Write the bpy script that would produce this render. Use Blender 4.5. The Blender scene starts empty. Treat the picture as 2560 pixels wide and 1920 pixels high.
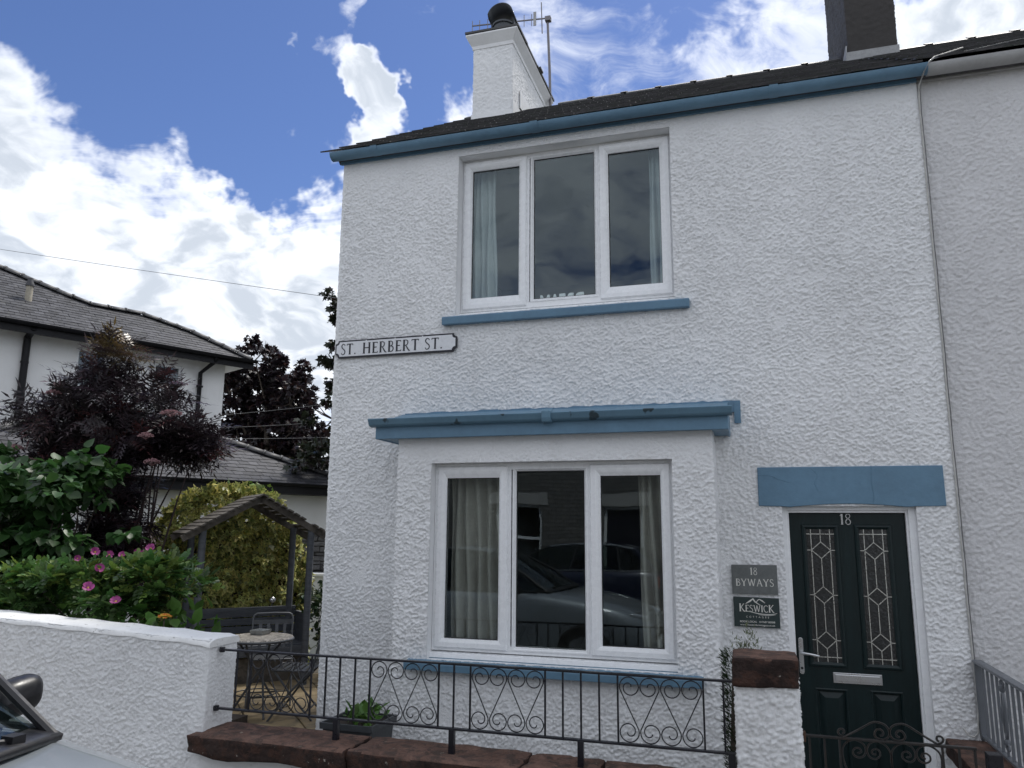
import bpy, bmesh, math, random
import numpy as np
from mathutils import Vector, Matrix

# ------------------------------------------------------------------ camera
SC = bpy.context.scene
COL = SC.collection
cam_d = bpy.data.cameras.new('camera'); cam = bpy.data.objects.new('camera', cam_d); COL.objects.link(cam)
cam_d.sensor_width = 36; cam_d.lens = 27.42; cam_d.clip_start = 0.05; cam_d.clip_end = 2000
_r = Vector((0.95486814, 0.29692801, 0.00778442)); _u = Vector((0.04708631, -0.17719338, 0.98304903)); _f = Vector((-0.29327414, 0.93831565, 0.18317756))
CAM = Vector((0, -6.0434, 1.7))
cam.matrix_world = Matrix(((_r.x, _u.x, -_f.x, CAM.x), (_r.y, _u.y, -_f.y, CAM.y), (_r.z, _u.z, -_f.z, CAM.z), (0, 0, 0, 1)))
SC.camera = cam

# ------------------------------------------------------------------ exposure, sun, sky
SC.view_settings.view_transform = 'Standard'; SC.view_settings.look = 'None'
SC.view_settings.gamma = 1; SC.view_settings.use_curve_mapping = False
SC.view_settings.exposure = 1.28
SC.cycles.max_bounces = 7; SC.cycles.diffuse_bounces = 3; SC.cycles.glossy_bounces = 3; SC.cycles.transparent_max_bounces = 12; SC.cycles.transmission_bounces = 4
SC.cycles.caustics_reflective = False; SC.cycles.caustics_refractive = False
SUN_AZ, SUN_EL = 18.0, 58.0        # degrees clockwise from +Y, above the horizon (behind the house, veiled by cloud)
sun_d = bpy.data.lights.new('sun', 'SUN'); sun = bpy.data.objects.new('sun', sun_d); COL.objects.link(sun)
sun_d.energy = 1.5; sun_d.angle = math.radians(14); sun_d.color = (1.0, 0.96, 0.9)
_a, _e = math.radians(SUN_AZ), math.radians(SUN_EL)
sdir = Vector((math.sin(_a) * math.cos(_e), math.cos(_a) * math.cos(_e), math.sin(_e)))
sun.rotation_euler = sdir.to_track_quat('Z', 'Y').to_euler(); sun.location = sdir * 60

W = bpy.data.worlds.new('World'); SC.world = W; W.use_nodes = True
W.cycles.sampling_method = 'MANUAL'; W.cycles.sample_map_resolution = 512
class NT:
    """small helper to wire shader nodes"""
    def __init__(s, tree): s.t = tree; s.n = tree.nodes; s.l = tree.links
    def node(s, typ, ins=None, **kw):
        n = s.n.new(typ)
        for k, v in kw.items(): setattr(n, k, v)
        for k, v in (ins or {}).items(): s.put(n.inputs[k], v)
        return n
    def put(s, sock, v):
        if isinstance(v, bpy.types.NodeSocket): s.l.new(v, sock)
        elif isinstance(v, bpy.types.Node): s.l.new(v.outputs[0], sock)
        else: sock.default_value = v
    def math(s, op, a, b=0.0, c=0.0, clamp=False):
        n = s.n.new('ShaderNodeMath'); n.operation = op; n.use_clamp = clamp
        s.put(n.inputs[0], a); s.put(n.inputs[1], b); s.put(n.inputs[2], c); return n.outputs[0]
    def vmath(s, op, a, b=None, out=0):
        n = s.n.new('ShaderNodeVectorMath'); n.operation = op
        s.put(n.inputs[0], a)
        if b is not None: s.put(n.inputs[1], b)
        return n.outputs[out]
    def noise(s, vec, scale, detail=4, rough=0.55, dist=0.0, out='Fac'):
        n = s.n.new('ShaderNodeTexNoise'); 
        if vec is not None: s.put(n.inputs['Vector'], vec)
        n.inputs['Scale'].default_value = scale; n.inputs['Detail'].default_value = detail
        n.inputs['Roughness'].default_value = rough; n.inputs['Distortion'].default_value = dist
        return n.outputs[out]
    def rng(s, v, a, b, c=0.0, d=1.0, smooth=True):
        n = s.n.new('ShaderNodeMapRange'); n.interpolation_type = 'SMOOTHSTEP' if smooth else 'LINEAR'
        s.put(n.inputs[0], v); s.put(n.inputs[1], a); s.put(n.inputs[2], b); s.put(n.inputs[3], c); s.put(n.inputs[4], d)
        return n.outputs[0]
    def mix(s, fac, a, b, blend='MIX'):
        n = s.n.new('ShaderNodeMix'); n.data_type = 'RGBA'; n.blend_type = blend
        s.put(n.inputs[0], fac); s.put(n.inputs[6], a); s.put(n.inputs[7], b); return n.outputs[2]
def c4(c): return (c[0], c[1], c[2], 1.0)

w = NT(W.node_tree); w.n.clear()
sky = w.node('ShaderNodeTexSky', sky_type='NISHITA'); sky.sun_disc = False
sky.sun_elevation = math.radians(SUN_EL); sky.sun_rotation = math.radians(SUN_AZ); sky.air_density = 1.0; sky.dust_density = 0.3; sky.ozone_density = 3.0
gen = w.node('ShaderNodeTexCoord').outputs['Generated']
sep = w.node('ShaderNodeSeparateXYZ', {0: gen})
zz = w.math('MAXIMUM', sep.outputs[2], 0.0); den = w.math('ADD', zz, 0.35)
pxy = w.node('ShaderNodeCombineXYZ', {0: w.math('DIVIDE', sep.outputs[0], den), 1: w.math('DIVIDE', sep.outputs[1], den), 2: 3.7}).outputs[0]
warp = w.noise(pxy, 3.2, 3, 0.5, 0, 'Color')
pw = w.vmath('ADD', pxy, w.vmath('MULTIPLY', w.vmath('SUBTRACT', warp, (0.5, 0.5, 0.5)), (0.30, 0.30, 0.0)))
big = w.noise(pw, 3.4, 7, 0.60)
fine = w.noise(w.vmath('MULTIPLY', pw, (1.0, 1.5, 1.0)), 13.0, 6, 0.64)
lit = w.noise(w.vmath('ADD', pw, (0.035, 0.035, 0.0)), 3.4, 4, 0.60)
low = w.noise(pxy, 0.8, 1, 0.5)
dens = w.math('ADD', w.math('MULTIPLY_ADD', big, 1.9, -0.95), w.math('MULTIPLY_ADD', fine, 1.0, -0.5))
cov = w.rng(low, 0.3, 0.7, 0.42, 0.66, False)
# broad cloud masses and clearings, as directions in the sky (x, y, z, inner deg, outer deg, weight)
MASSES = [(-0.76, 0.54, 0.37, 2, 9, 0.55), (-0.72, 0.62, 0.30, 3, 11, 0.45), (-0.655, 0.70, 0.26, 4, 11, 0.50), (-0.53, 0.79, 0.30, 4, 10, 0.60), (-0.597, 0.683, 0.405, 0.3, 3.6, 0.45), (-0.634, 0.734, 0.12, 6, 15, 0.35),
          (-0.515, 0.665, 0.540, 0.1, 2.4, 0.70), (-0.480, 0.690, 0.540, 0.2, 2.6, 0.78), (-0.440, 0.730, 0.522, 0.3, 3.0, 0.80), (-0.405, 0.758, 0.507, 0.3, 2.8, 0.72), (-0.385, 0.752, 0.530, 0.1, 2.0, 0.65), (-0.175, 0.825, 0.535, 2, 7, 0.34), (0.0, 0.840, 0.535, 2, 7, 0.30),
          (-0.30, 0.80, 0.515, 0.3, 3, 0.50), (0.221, 0.824, 0.52, 1.5, 5, 0.50), (-0.652, 0.580, 0.490, 0.2, 1.8, 0.62), (-0.413, 0.78, 0.465, 0.3, 2.4, 0.60), (-0.41, 0.70, 0.585, 0.3, 2.4, 0.45),
          (-0.42, 0.71, 0.55, 16, 30, -0.46), (-0.05, 0.83, 0.56, 4, 14, -0.22), (-0.606, 0.612, 0.51, 5, 13, -0.75), (-0.505, 0.67, 0.55, 3, 10, -0.45), (-0.52, 0.72, 0.465, 2, 6.5, -0.50), (-0.335, 0.76, 0.56, 1, 5, -0.50), (-0.36, 0.80, 0.485, 0.5, 4, -0.35), (0.12, 0.81, 0.57, 0.5, 4, -0.42), (-0.05, 0.81, 0.58, 0.5, 3.5, -0.35)]
ragged = w.noise(gen, 7.0, 5, 0.62, 0, 'Color')
gd = w.vmath('NORMALIZE', w.vmath('ADD', gen, w.vmath('MULTIPLY', w.vmath('SUBTRACT', ragged, (0.5, 0.5, 0.5)), (0.26, 0.26, 0.26))))
for (x, y, z, r0, r1, wt) in MASSES:
    v = Vector((x, y, z)).normalized()
    d = w.vmath('DOT_PRODUCT', gd, tuple(v), out=1)
    cov = w.math('ADD', cov, w.rng(d, math.cos(math.radians(r1)), math.cos(math.radians(r0)), 0.0, wt))
tot = w.math('ADD', dens, cov)
alpha = w.rng(tot, -0.04, 0.72)
thick = w.rng(tot, 0.22, 0.85)
side = w.rng(w.math('SUBTRACT', lit, big), -0.05, 0.09)
shade = w.math('MULTIPLY', thick, w.math('MULTIPLY_ADD', side, 0.68, 0.30))
CB = 4.6
ccol = w.mix(shade, (0.94 * CB, 0.97 * CB, 1.02 * CB, 1), (0.49 * CB, 0.54 * CB, 0.615 * CB, 1))
blue = w.mix(1.0, sky.outputs[0], (0.29, 0.315, 0.41, 1), 'MULTIPLY')
skyc = w.mix(alpha, blue, ccol)
bg = w.node('ShaderNodeBackground', {'Color': skyc, 'Strength': 0.12})
w.node('ShaderNodeOutputWorld', {'Surface': bg.outputs[0]})

# ------------------------------------------------------------------ object helpers
ORG = {}                                  # world position of the thing an object belongs to
def tag(o, label, cat, group=None):
    o['label'] = label; o['category'] = cat
    if group: o['group'] = group
    return o
def thing(name, loc, label, cat, group=None, rotz=0.0):
    o = bpy.data.objects.new(name, None); COL.objects.link(o); o.empty_display_size = 0.1
    o.location = loc; o.rotation_euler = (0, 0, rotz); ORG[o.name] = Vector(loc)
    return tag(o, label, cat, group)
def link(name, me, mat, parent=None, world=True):
    """link a mesh; with world=True its coordinates are world ones and move into the parent's frame"""
    o = bpy.data.objects.new(name, me); COL.objects.link(o)
    if mat is not None and not me.materials:
        for m in (mat if isinstance(mat, (list, tuple)) else [mat]): me.materials.append(m)
    if parent is not None:
        o.parent = parent; ORG[o.name] = ORG.get(parent.name, Vector((0, 0, 0)))
        if world and ORG[o.name].length: me.transform(Matrix.Translation(-ORG[o.name]))
    else: ORG[o.name] = Vector((0, 0, 0))
    return o
def structure(o): o['kind'] = 'structure'; return o
def stuff(o): o['kind'] = 'stuff'; return o
def smooth(me, ang=None):
    me.polygons.foreach_set('use_smooth', np.ones(len(me.polygons), bool))
    if ang is not None:
        try: me.set_sharp_from_angle(angle=math.radians(ang))
        except Exception: pass
def bevel(o, wd=0.004, seg=2, ang=35):
    m = o.modifiers.new('bevel', 'BEVEL'); m.width = wd; m.segments = seg; m.limit_method = 'ANGLE'; m.angle_limit = math.radians(ang)
    return o

class MB:
    """collects simple shapes into one mesh"""
    def __init__(s): s.v = []; s.f = []; s.mi = []; s.cur = 0
    def add(s, vs, fs):
        b = len(s.v); s.v += [tuple(v) for v in vs]; s.f += [tuple(b + i for i in f) for f in fs]; s.mi += [s.cur] * len(fs); return s
    def box(s, x0, x1, y0, y1, z0, z1):
        return s.add([(x0, y0, z0), (x1, y0, z0), (x1, y1, z0), (x0, y1, z0), (x0, y0, z1), (x1, y0, z1), (x1, y1, z1), (x0, y1, z1)],
                     [(0, 3, 2, 1), (4, 5, 6, 7), (0, 1, 5, 4), (1, 2, 6, 5), (2, 3, 7, 6), (3, 0, 4, 7)])
    def obox(s, c, ax, ay, az):
        c, ax, ay, az = Vector(c), Vector(ax), Vector(ay), Vector(az)
        v = [c + i * ax + j * ay + k * az for k in (-1, 1) for (i, j) in ((-1, -1), (1, -1), (1, 1), (-1, 1))]
        return s.add(v, [(0, 3, 2, 1), (4, 5, 6, 7), (0, 1, 5, 4), (1, 2, 6, 5), (2, 3, 7, 6), (3, 0, 4, 7)])
    def bar(s, a, b, w, h, up=(0, 0, 1)):
        a, b = Vector(a), Vector(b); d = (b - a); L = d.length; d.normalize(); up = Vector(up)
        if abs(d.dot(up)) > 0.98: up = Vector((1, 0, 0))
        sd = d.cross(up).normalized(); u2 = sd.cross(d).normalized()
        return s.obox((a + b) / 2, d * L / 2, sd * w / 2, u2 * h / 2)
    def prism(s, pts, ext):
        """polygon (3D points, in order) extruded by vector ext"""
        n = len(pts); ext = Vector(ext); P = [Vector(p) for p in pts]
        nrm = Vector((0, 0, 0))
        for i in range(n): nrm += P[i].cross(P[(i + 1) % n])
        if nrm.dot(ext) > 0: P = P[::-1]
        v = P + [p + ext for p in P]
        f = [tuple(range(n)), tuple(range(2 * n - 1, n - 1, -1))] + [(i, i + n, (i + 1) % n + n, (i + 1) % n) for i in range(n)]
        return s.add(v, f)
    def tube(s, path, r, n=6, closed=False, caps=True):
        P = [Vector(p) for p in path]; m = len(P); rr = r if isinstance(r, (list, tuple)) else [r] * m
        b = len(s.v); up = None; vs = []
        for i in range(m):
            if closed: d = P[(i + 1) % m] - P[i - 1]
            else: d = P[min(i + 1, m - 1)] - P[max(i - 1, 0)]
            d.normalize()
            if up is None:
                up = Vector((0, 0, 1)) if abs(d.z) < 0.9 else Vector((1, 0, 0))
            sd = d.cross(up).normalized(); up = sd.cross(d).normalized()
            for k in range(n):
                a = 2 * math.pi * (k + .5) / n; vs.append(P[i] + (sd * math.cos(a) + up * math.sin(a)) * rr[i])
        fs = []
        for i in range(m if closed else m - 1):
            j = (i + 1) % m
            for k in range(n):
                k2 = (k + 1) % n; fs.append((i * n + k, i * n + k2, j * n + k2, j * n + k))
        if caps and not closed: fs += [tuple(range(n - 1, -1, -1)), tuple((m - 1) * n + k for k in range(n))]
        return s.add(vs, fs)
    def lathe(s, c, prof, n=20, axis='z'):
        c = Vector(c); vs = []; fs = []; m = len(prof)
        for (r, h) in prof:
            for k in range(n):
                a = 2 * math.pi * k / n
                vs.append(c + (Vector((r * math.cos(a), r * math.sin(a), h)) if axis == 'z' else Vector((r * math.cos(a), h, -r * math.sin(a)))))
        for i in range(m - 1):
            for k in range(n):
                k2 = (k + 1) % n; fs.append((i * n + k, i * n + k2, (i + 1) * n + k2, (i + 1) * n + k))
        fs += [tuple(range(n - 1, -1, -1)), tuple((m - 1) * n + k for k in range(n))]
        return s.add(vs, fs)
    def grid(s, rows):
        """rows of points -> quads"""
        m = len(rows[0]); vs = [p for r in rows for p in r]; fs = []
        for i in range(len(rows) - 1):
            for k in range(m - 1): fs.append((i * m + k, i * m + k + 1, (i + 1) * m + k + 1, (i + 1) * m + k))
        return s.add(vs, fs)
    def mesh(s, name):
        me = bpy.data.meshes.new(name); me.from_pydata(s.v, [], s.f)
        if any(s.mi): me.polygons.foreach_set('material_index', s.mi)
        me.update(); return me
    def build(s, name, mat, parent=None, sm=None, bev=None, world=True):
        me = s.mesh(name)
        if sm is not None: smooth(me, sm)
        o = link(name, me, mat, parent, world)
        if bev: bevel(o, bev)
        return o

def np_mesh(name, V, F, cols=None):
    """mesh from numpy arrays: V (n,3), F (m,k) all faces of equal size"""
    me = bpy.data.meshes.new(name); V = np.ascontiguousarray(V, np.float32); F = np.ascontiguousarray(F, np.int32); k = F.shape[1]
    me.vertices.add(len(V)); me.vertices.foreach_set('co', V.ravel())
    me.loops.add(F.size); me.loops.foreach_set('vertex_index', F.ravel())
    me.polygons.add(len(F)); me.polygons.foreach_set('loop_start', np.arange(0, F.size, k, dtype=np.int32))
    me.update(calc_edges=True)
    if cols is not None:
        at = me.color_attributes.new('Col', 'FLOAT_COLOR', 'POINT'); c = np.ones((len(V), 4), np.float32); c[:, :3] = cols
        at.data.foreach_set('color', c.ravel())
    return me

# ------------------------------------------------------------------ roughcast relief
def _heightmap(seed, wl, n=1024, size=2.56):
    rs = np.random.RandomState(seed); f = np.fft.fftfreq(n, size / n); fx, fy = np.meshgrid(f, f); fr = np.hypot(fx, fy * 1.12)
    sp = np.exp(-((np.log(fr + 1e-6) - math.log(1 / wl)) ** 2) / (2 * 0.42 ** 2))
    h = np.real(np.fft.ifft2(np.fft.fft2(rs.randn(n, n)) * sp)); return h / h.std()
_h2 = _heightmap(5, 0.014); _h3 = _heightmap(8, 0.45)
def _pebbles(n=1024, count=28000, seed=17):
    """dashed stones under paint: thousands of small uneven lumps, sparser in places"""
    rs = np.random.RandomState(seed); H = np.zeros((n, n), np.float32); K = 7; yy, xx = np.mgrid[-K:K + 1, -K:K + 1].astype(np.float32)
    px = rs.rand(count) * n; py = rs.rand(count) * n; thin = _h3 / 3 + rs.rand(n, n) * 0.0
    for i in range(count):
        ix, iy = int(px[i]), int(py[i])
        if thin[iy % n, ix % n] < rs.rand() * 0.9 - 0.95: continue
        a, b = rs.uniform(2.2, 4.8), rs.uniform(1.9, 3.6); t = rs.uniform(-0.7, 0.7); c, s = math.cos(t), math.sin(t)
        u = (xx - (px[i] - ix)) * c + (yy - (py[i] - iy)) * s; v = -(xx - (px[i] - ix)) * s + (yy - (py[i] - iy)) * c
        q = np.clip(1 - (u / a) ** 2 - (v / b) ** 2, 0, 1) ** 0.55 * rs.uniform(0.45, 1.15)
        I = (iy + np.arange(-K, K + 1)) % n; J = (ix + np.arange(-K, K + 1)) % n
        H[np.ix_(I, J)] = np.maximum(H[np.ix_(I, J)], q)
    return H
HM = _pebbles() + 0.12 * _h2 + 0.05 * _h3
def hsample(s, t):
    n = HM.shape[0]; k = n / 2.56; i = np.mod(s * k, n); j = np.mod(t * k, n)
    i0 = i.astype(int) % n; j0 = j.astype(int) % n; fi = i - np.floor(i); fj = j - np.floor(j); i1 = (i0 + 1) % n; j1 = (j0 + 1) % n
    return HM[j0, i0] * (1 - fi) * (1 - fj) + HM[j0, i1] * fi * (1 - fj) + HM[j1, i0] * (1 - fi) * fj + HM[j1, i1] * fi * fj
def _lines(a, b, step, extra):
    n = max(1, int(round((b - a) / step))); L = list(np.linspace(a, b, n + 1))
    for e in extra:
        if a < e < b:
            k = int(np.argmin(np.abs(np.array(L) - e)))
            if 0 < k < len(L) - 1 and abs(L[k] - e) < step * 0.6: L[k] = e
            else: L.append(e)
    return np.array(sorted(L))
def rough_path(name, path, z0, z1, mat, parent=None, holes=(), step=0.0075, amp=0.0112, closed=False, seed=0.0, fade=None):
    """upright roughcast wall along a plan path (outside on the right); holes as (s0,s1,z0,z1); z1 may be a function of (x,y)"""
    P = [np.array(p, float) for p in path]
    if closed: P = P + [P[0]]
    S = [0.0]
    for a, b in zip(P[:-1], P[1:]): S.append(S[-1] + np.linalg.norm(b - a))
    ex = [h[i] for h in holes for i in (0, 1)] + S[1:-1] + [s + d for s in S[1:-1] for d in (-0.006, 0.006)]
    sl = _lines(0, S[-1], step, ex)
    X = np.zeros((len(sl), 2)); Nn = np.zeros((len(sl), 2))
    for k, s in enumerate(sl):
        i = min(max(int(np.searchsorted(S, s, 'right')) - 1, 0), len(P) - 2); d = P[i + 1] - P[i]; L = np.linalg.norm(d); d = d / L
        X[k] = P[i] + d * (s - S[i]); n = np.array([d[1], -d[0]])
        for ci in range(len(P)):
            if abs(s - S[ci]) < 1e-6 and (0 < ci < len(P) - 1 or closed):
                a = P[ci] - P[ci - 1] if ci > 0 else P[-1] - P[-2]; b = (P[ci + 1] - P[ci]) if ci < len(P) - 1 else P[1] - P[0]
                a = a / np.linalg.norm(a); b = b / np.linalg.norm(b); n = np.array([a[1] + b[1], -a[0] - b[0]]); n = n / np.linalg.norm(n); X[k] = P[ci] - n * 0.003
        Nn[k] = n
    zt = z1 if callable(z1) else None; zmax = max(zt(*p) for p in X) if zt else z1
    tl = _lines(z0, zmax, step, [h[i] for h in holes for i in (2, 3)])
    Sg, Tg = np.meshgrid(sl, tl)
    H = hsample(Sg + seed, Tg + seed * 0.7) * amp
    if fade is not None: H = H * fade(Sg, Tg)
    if closed: H[:, -1] = H[:, 0]
    Zg = Tg.copy()
    if zt:
        top = np.array([zt(*p) for p in X]); Zg = z0 + (Tg - z0) * ((top - z0) / (zmax - z0))[None, :]
    V = np.stack([X[None, :, 0] + Nn[None, :, 0] * H, X[None, :, 1] + Nn[None, :, 1] * H, Zg], -1).reshape(-1, 3)
    ns = len(sl); ii, jj = np.meshgrid(np.arange(ns - 1), np.arange(len(tl) - 1)); sc = (sl[:-1] + sl[1:]) / 2; tc = (tl[:-1] + tl[1:]) / 2
    keep = np.ones(ii.shape, bool); SCg, TCg = np.meshgrid(sc, tc)
    for h in holes: keep &= ~((SCg > h[0]) & (SCg < h[1]) & (TCg > h[2]) & (TCg < h[3]))
    a = (jj * ns + ii)[keep]; F = np.stack([a, a + 1, a + ns + 1, a + ns], -1)
    me = np_mesh(name, V, F); smooth(me)
    return link(name, me, mat, parent)

# ------------------------------------------------------------------ materials
MATS = {}
def newmat(name):
    m = bpy.data.materials.new(name); m.use_nodes = True; t = NT(m.node_tree); t.n.clear(); MATS[name] = m; return m, t
def finish(t, shader): t.node('ShaderNodeOutputMaterial', {'Surface': shader})
def pbsdf(t, **kw):
    n = t.n.new('ShaderNodeBsdfPrincipled')
    for k, v in kw.items(): t.put(n.inputs[k.replace('_', ' ')], v)
    return n
def objco(t): return t.node('ShaderNodeTexCoord').outputs['Object']
def M(name, col, rough=0.5, var=0.12, scale=6.0, bump=0.0, bscale=60.0, metal=0.0, col2=None, spot=None, spec=0.5, stretch=None, fine=0.0, rnd=0.0):
    """general procedural material: colour with two octaves of variation, optional second colour in patches, spots and bump"""
    m, t = newmat(name); co = objco(t)
    if rnd:
        rv = t.math('FRACT', t.math('ADD', t.node('ShaderNodeObjectInfo').outputs['Random'], t.node('ShaderNodeNewGeometry').outputs['Random Per Island']))
        co = t.vmath('ADD', co, t.vmath('SCALE', (7.3, 3.1, 5.7), None)); sc_ = co.node; t.put(sc_.inputs[1].links[0].from_node.inputs['Scale'], t.math('MULTIPLY', rv, 5.0))
    if stretch: co = t.vmath('MULTIPLY', co, stretch)
    n1 = t.noise(co, scale, 5, 0.6); n2 = t.noise(co, scale * 6.3, 4, 0.6)
    v = t.math('ADD', t.math('MULTIPLY', n1, 0.65), t.math('MULTIPLY', n2, 0.35))
    base = t.mix(t.rng(v, 0.3, 0.7), c4([c * (1 - var) for c in col]), c4([min(1, c * (1 + var)) for c in col]))
    if col2: base = t.mix(t.rng(t.noise(co, scale * 1.7, 6, 0.65, 0.4), 0.47, 0.62), base, c4(col2))
    if spot: base = t.mix(t.math('MULTIPLY', t.rng(t.noise(co, spot[1], 3, 0.5), spot[2], spot[2] + 0.05), spot[3]), base, c4(spot[0]))
    if rnd:
        k = t.rng(rv, 0, 1, 1 - rnd, 1 + rnd, False); base = t.mix(1.0, base, t.node('ShaderNodeCombineXYZ', {0: k, 1: k, 2: k}).outputs[0], 'MULTIPLY')
    p = pbsdf(t, Base_Color=base, Metallic=metal, Roughness=t.rng(n2, 0.3, 0.7, max(0.02, rough - 0.07), min(1, rough + 0.07)))
    p.inputs['Specular IOR Level'].default_value = spec
    if bump:
        h = t.math('ADD', t.noise(co, bscale, 5, 0.6), t.math('MULTIPLY', n1, fine))
        b = t.node('ShaderNodeBump', {'Height': h, 'Strength': 1.0, 'Distance': bump}); t.put(p.inputs['Normal'], b.outputs[0])
    finish(t, p.outputs[0]); return m
def render_mat(name, col, dirt, dirt_amt=0.35, var=0.05):
    """painted roughcast: faint patchiness, grime freckles lodged between the stones"""
    m, t = newmat(name); co = objco(t)
    a = t.noise(co, 0.9, 5, 0.6, 0.3); b = t.noise(co, 55, 4, 0.7); c = t.noise(co, 4.5, 6, 0.65)
    base = t.mix(t.rng(a, 0.3, 0.7), c4([x * (1 - var) for x in col]), c4([min(1, x * (1 + var)) for x in col]))
    g = t.math('MULTIPLY', t.rng(b, 0.55, 0.72), t.rng(c, 0.42, 0.68)); base = t.mix(t.math('MULTIPLY', g, dirt_amt), base, c4(dirt))
    st = t.noise(t.vmath('MULTIPLY', co, (5.0, 5.0, 0.55)), 1.0, 5, 0.6); base = t.mix(t.math('MULTIPLY', t.rng(st, 0.58, 0.80), 0.15), base, c4(dirt))
    p = pbsdf(t, Base_Color=base, Roughness=0.62); p.inputs['Specular IOR Level'].default_value = 0.35
    h = t.math('ADD', t.noise(co, 95, 4, 0.65), t.math('MULTIPLY', t.noise(co, 260, 3, 0.6), 0.3))
    t.put(p.inputs['Normal'], t.node('ShaderNodeBump', {'Height': h, 'Strength': 0.8, 'Distance': 0.006}).outputs[0])
    finish(t, p.outputs[0]); return m
def glass_mat(name, tint=(0.93, 0.96, 0.95), ior=1.55, wob=0.0):
    m, t = newmat(name)
    tr = t.node('ShaderNodeBsdfTransparent', {'Color': c4(tint)}); gl = t.node('ShaderNodeBsdfGlossy', {'Color': (0.82, 0.93, 1.0, 1), 'Roughness': 0.003})
    bk = t.node('ShaderNodeNewGeometry').outputs['Backfacing']     # same reflectance from either side of a thin pane
    fr = t.node('ShaderNodeFresnel', {'IOR': t.math('MULTIPLY_ADD', bk, 1.0 / ior - ior, ior)})
    if wob:
        b = t.node('ShaderNodeBump', {'Height': t.noise(objco(t), 1.3, 2, 0.5), 'Strength': 1.0, 'Distance': wob}); t.put(gl.inputs['Normal'], b.outputs[0])
    mx = t.node('ShaderNodeMixShader', {0: fr, 1: tr, 2: gl}); finish(t, mx.outputs[0]); return m
def leaf_mat(name, rough=0.45, trans=0.3, gain=1.0, spec=0.4):
    """leaves carry their own colour in the mesh colour attribute"""
    m, t = newmat(name); a = t.node('ShaderNodeAttribute', attribute_name='Col').outputs['Color']
    a = t.mix(1.0, a, (gain, gain, gain, 1), 'MULTIPLY')
    p = pbsdf(t, Base_Color=a, Roughness=rough); p.inputs['Specular IOR Level'].default_value = spec
    tl = t.node('ShaderNodeBsdfTranslucent', {'Color': a}); mx = t.node('ShaderNodeMixShader', {0: trans, 1: p.outputs[0], 2: tl.outputs[0]})
    finish(t, mx.outputs[0]); return m

m_white = render_mat('painted_roughcast', (0.855, 0.86, 0.865), (0.45, 0.43, 0.40), 0.22)
m_white2 = render_mat('neighbour_roughcast', (0.69, 0.685, 0.69), (0.36, 0.34, 0.32), 0.4)
m_gwall = render_mat('garden_wall_render', (0.84, 0.845, 0.85), (0.40, 0.38, 0.34), 0.35)
m_far = render_mat('far_render', (0.80, 0.80, 0.79), (0.42, 0.41, 0.38), 0.4)
m_dark_rc = render_mat('dark_roughcast', (0.042, 0.038, 0.036), (0.02, 0.02, 0.018), 0.6, 0.2)
m_reveal = M('smooth_white_render', (0.83, 0.835, 0.84), 0.6, 0.05, 5, 0.002, 40)
m_wtop = M('wall_top_paint', (0.82, 0.82, 0.81), 0.55, 0.05, 7, 0.006, 22, spot=((0.3, 0.29, 0.26), 30, 0.66, 0.6))
m_blue = M('blue_paint', (0.118, 0.222, 0.318), 0.5, 0.12, 4, 0.002, 24)
m_bluew = M('weathered_blue_paint', (0.125, 0.232, 0.32), 0.45, 0.10, 5, 0.002, 30, stretch=(1.0, 1.0, 0.45), spot=((0.018, 0.028, 0.03), 7.0, 0.635, 0.85))
m_upvc = M('white_upvc', (0.89, 0.90, 0.91), 0.28, 0.015, 3)
m_gasket = M('rubber_gasket', (0.02, 0.02, 0.022), 0.6)
m_glass = glass_mat('window_glass', wob=0.002)
m_slate = M('roof_slate', (0.062, 0.060, 0.064), 0.55, 0.30, 5, 0.006, 30, col2=(0.045, 0.05, 0.045), rnd=0.3)
m_slate2 = M('far_slate', (0.060, 0.060, 0.066), 0.6, 0.30, 2.3, 0.004, 20, col2=(0.045, 0.045, 0.05), spec=0.3, spot=((0.12, 0.12, 0.11), 9, 0.62, 0.5), rnd=0.32)
m_ridge = M('ridge_tile', (0.075, 0.074, 0.076), 0.6, 0.25, 4, 0.004, 25, spot=((0.2, 0.19, 0.16), 14, 0.62, 0.5))
m_lead = M('lead_flashing', (0.33, 0.335, 0.34), 0.55, 0.2, 8, 0.003, 30)
m_door = M('door_green', (0.004, 0.0135, 0.0145), 0.38, 0.25, 4, 0.0012, 40, stretch=(6, 6, 0.5), spec=0.35)
m_dglass = M('obscured_glass', (0.010, 0.012, 0.013), 0.16, 0.5, 12, 0.004, 45, spec=0.8)
m_came = M('brass_came', (0.66, 0.66, 0.62), 0.3, 0.08, 8, metal=0.85)
m_chrome = M('satin_chrome', (0.62, 0.63, 0.64), 0.3, 0.01, 2, metal=1.0)
m_iron = M('black_iron_paint', (0.009, 0.009, 0.014), 0.33, 0.3, 9, 0.0008, 120)
m_gateiron = M('weathered_iron', (0.014, 0.013, 0.013), 0.42, 0.35, 9, 0.001, 120, col2=(0.022, 0.016, 0.012))
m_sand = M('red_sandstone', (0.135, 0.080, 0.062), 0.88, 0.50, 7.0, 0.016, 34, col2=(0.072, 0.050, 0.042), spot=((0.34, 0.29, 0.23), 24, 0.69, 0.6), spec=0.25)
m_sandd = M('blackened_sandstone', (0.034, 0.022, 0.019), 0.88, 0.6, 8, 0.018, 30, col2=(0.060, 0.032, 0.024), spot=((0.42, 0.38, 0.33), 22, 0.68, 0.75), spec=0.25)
m_slateplq = M('slate_plaque', (0.135, 0.145, 0.143), 0.45, 0.22, 7, 0.001, 40)
m_greenplq = M('dark_green_plaque', (0.030, 0.046, 0.046), 0.38, 0.06, 4)
m_letter = M('pale_lettering', (0.72, 0.71, 0.66), 0.5, 0.05, 20)
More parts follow.
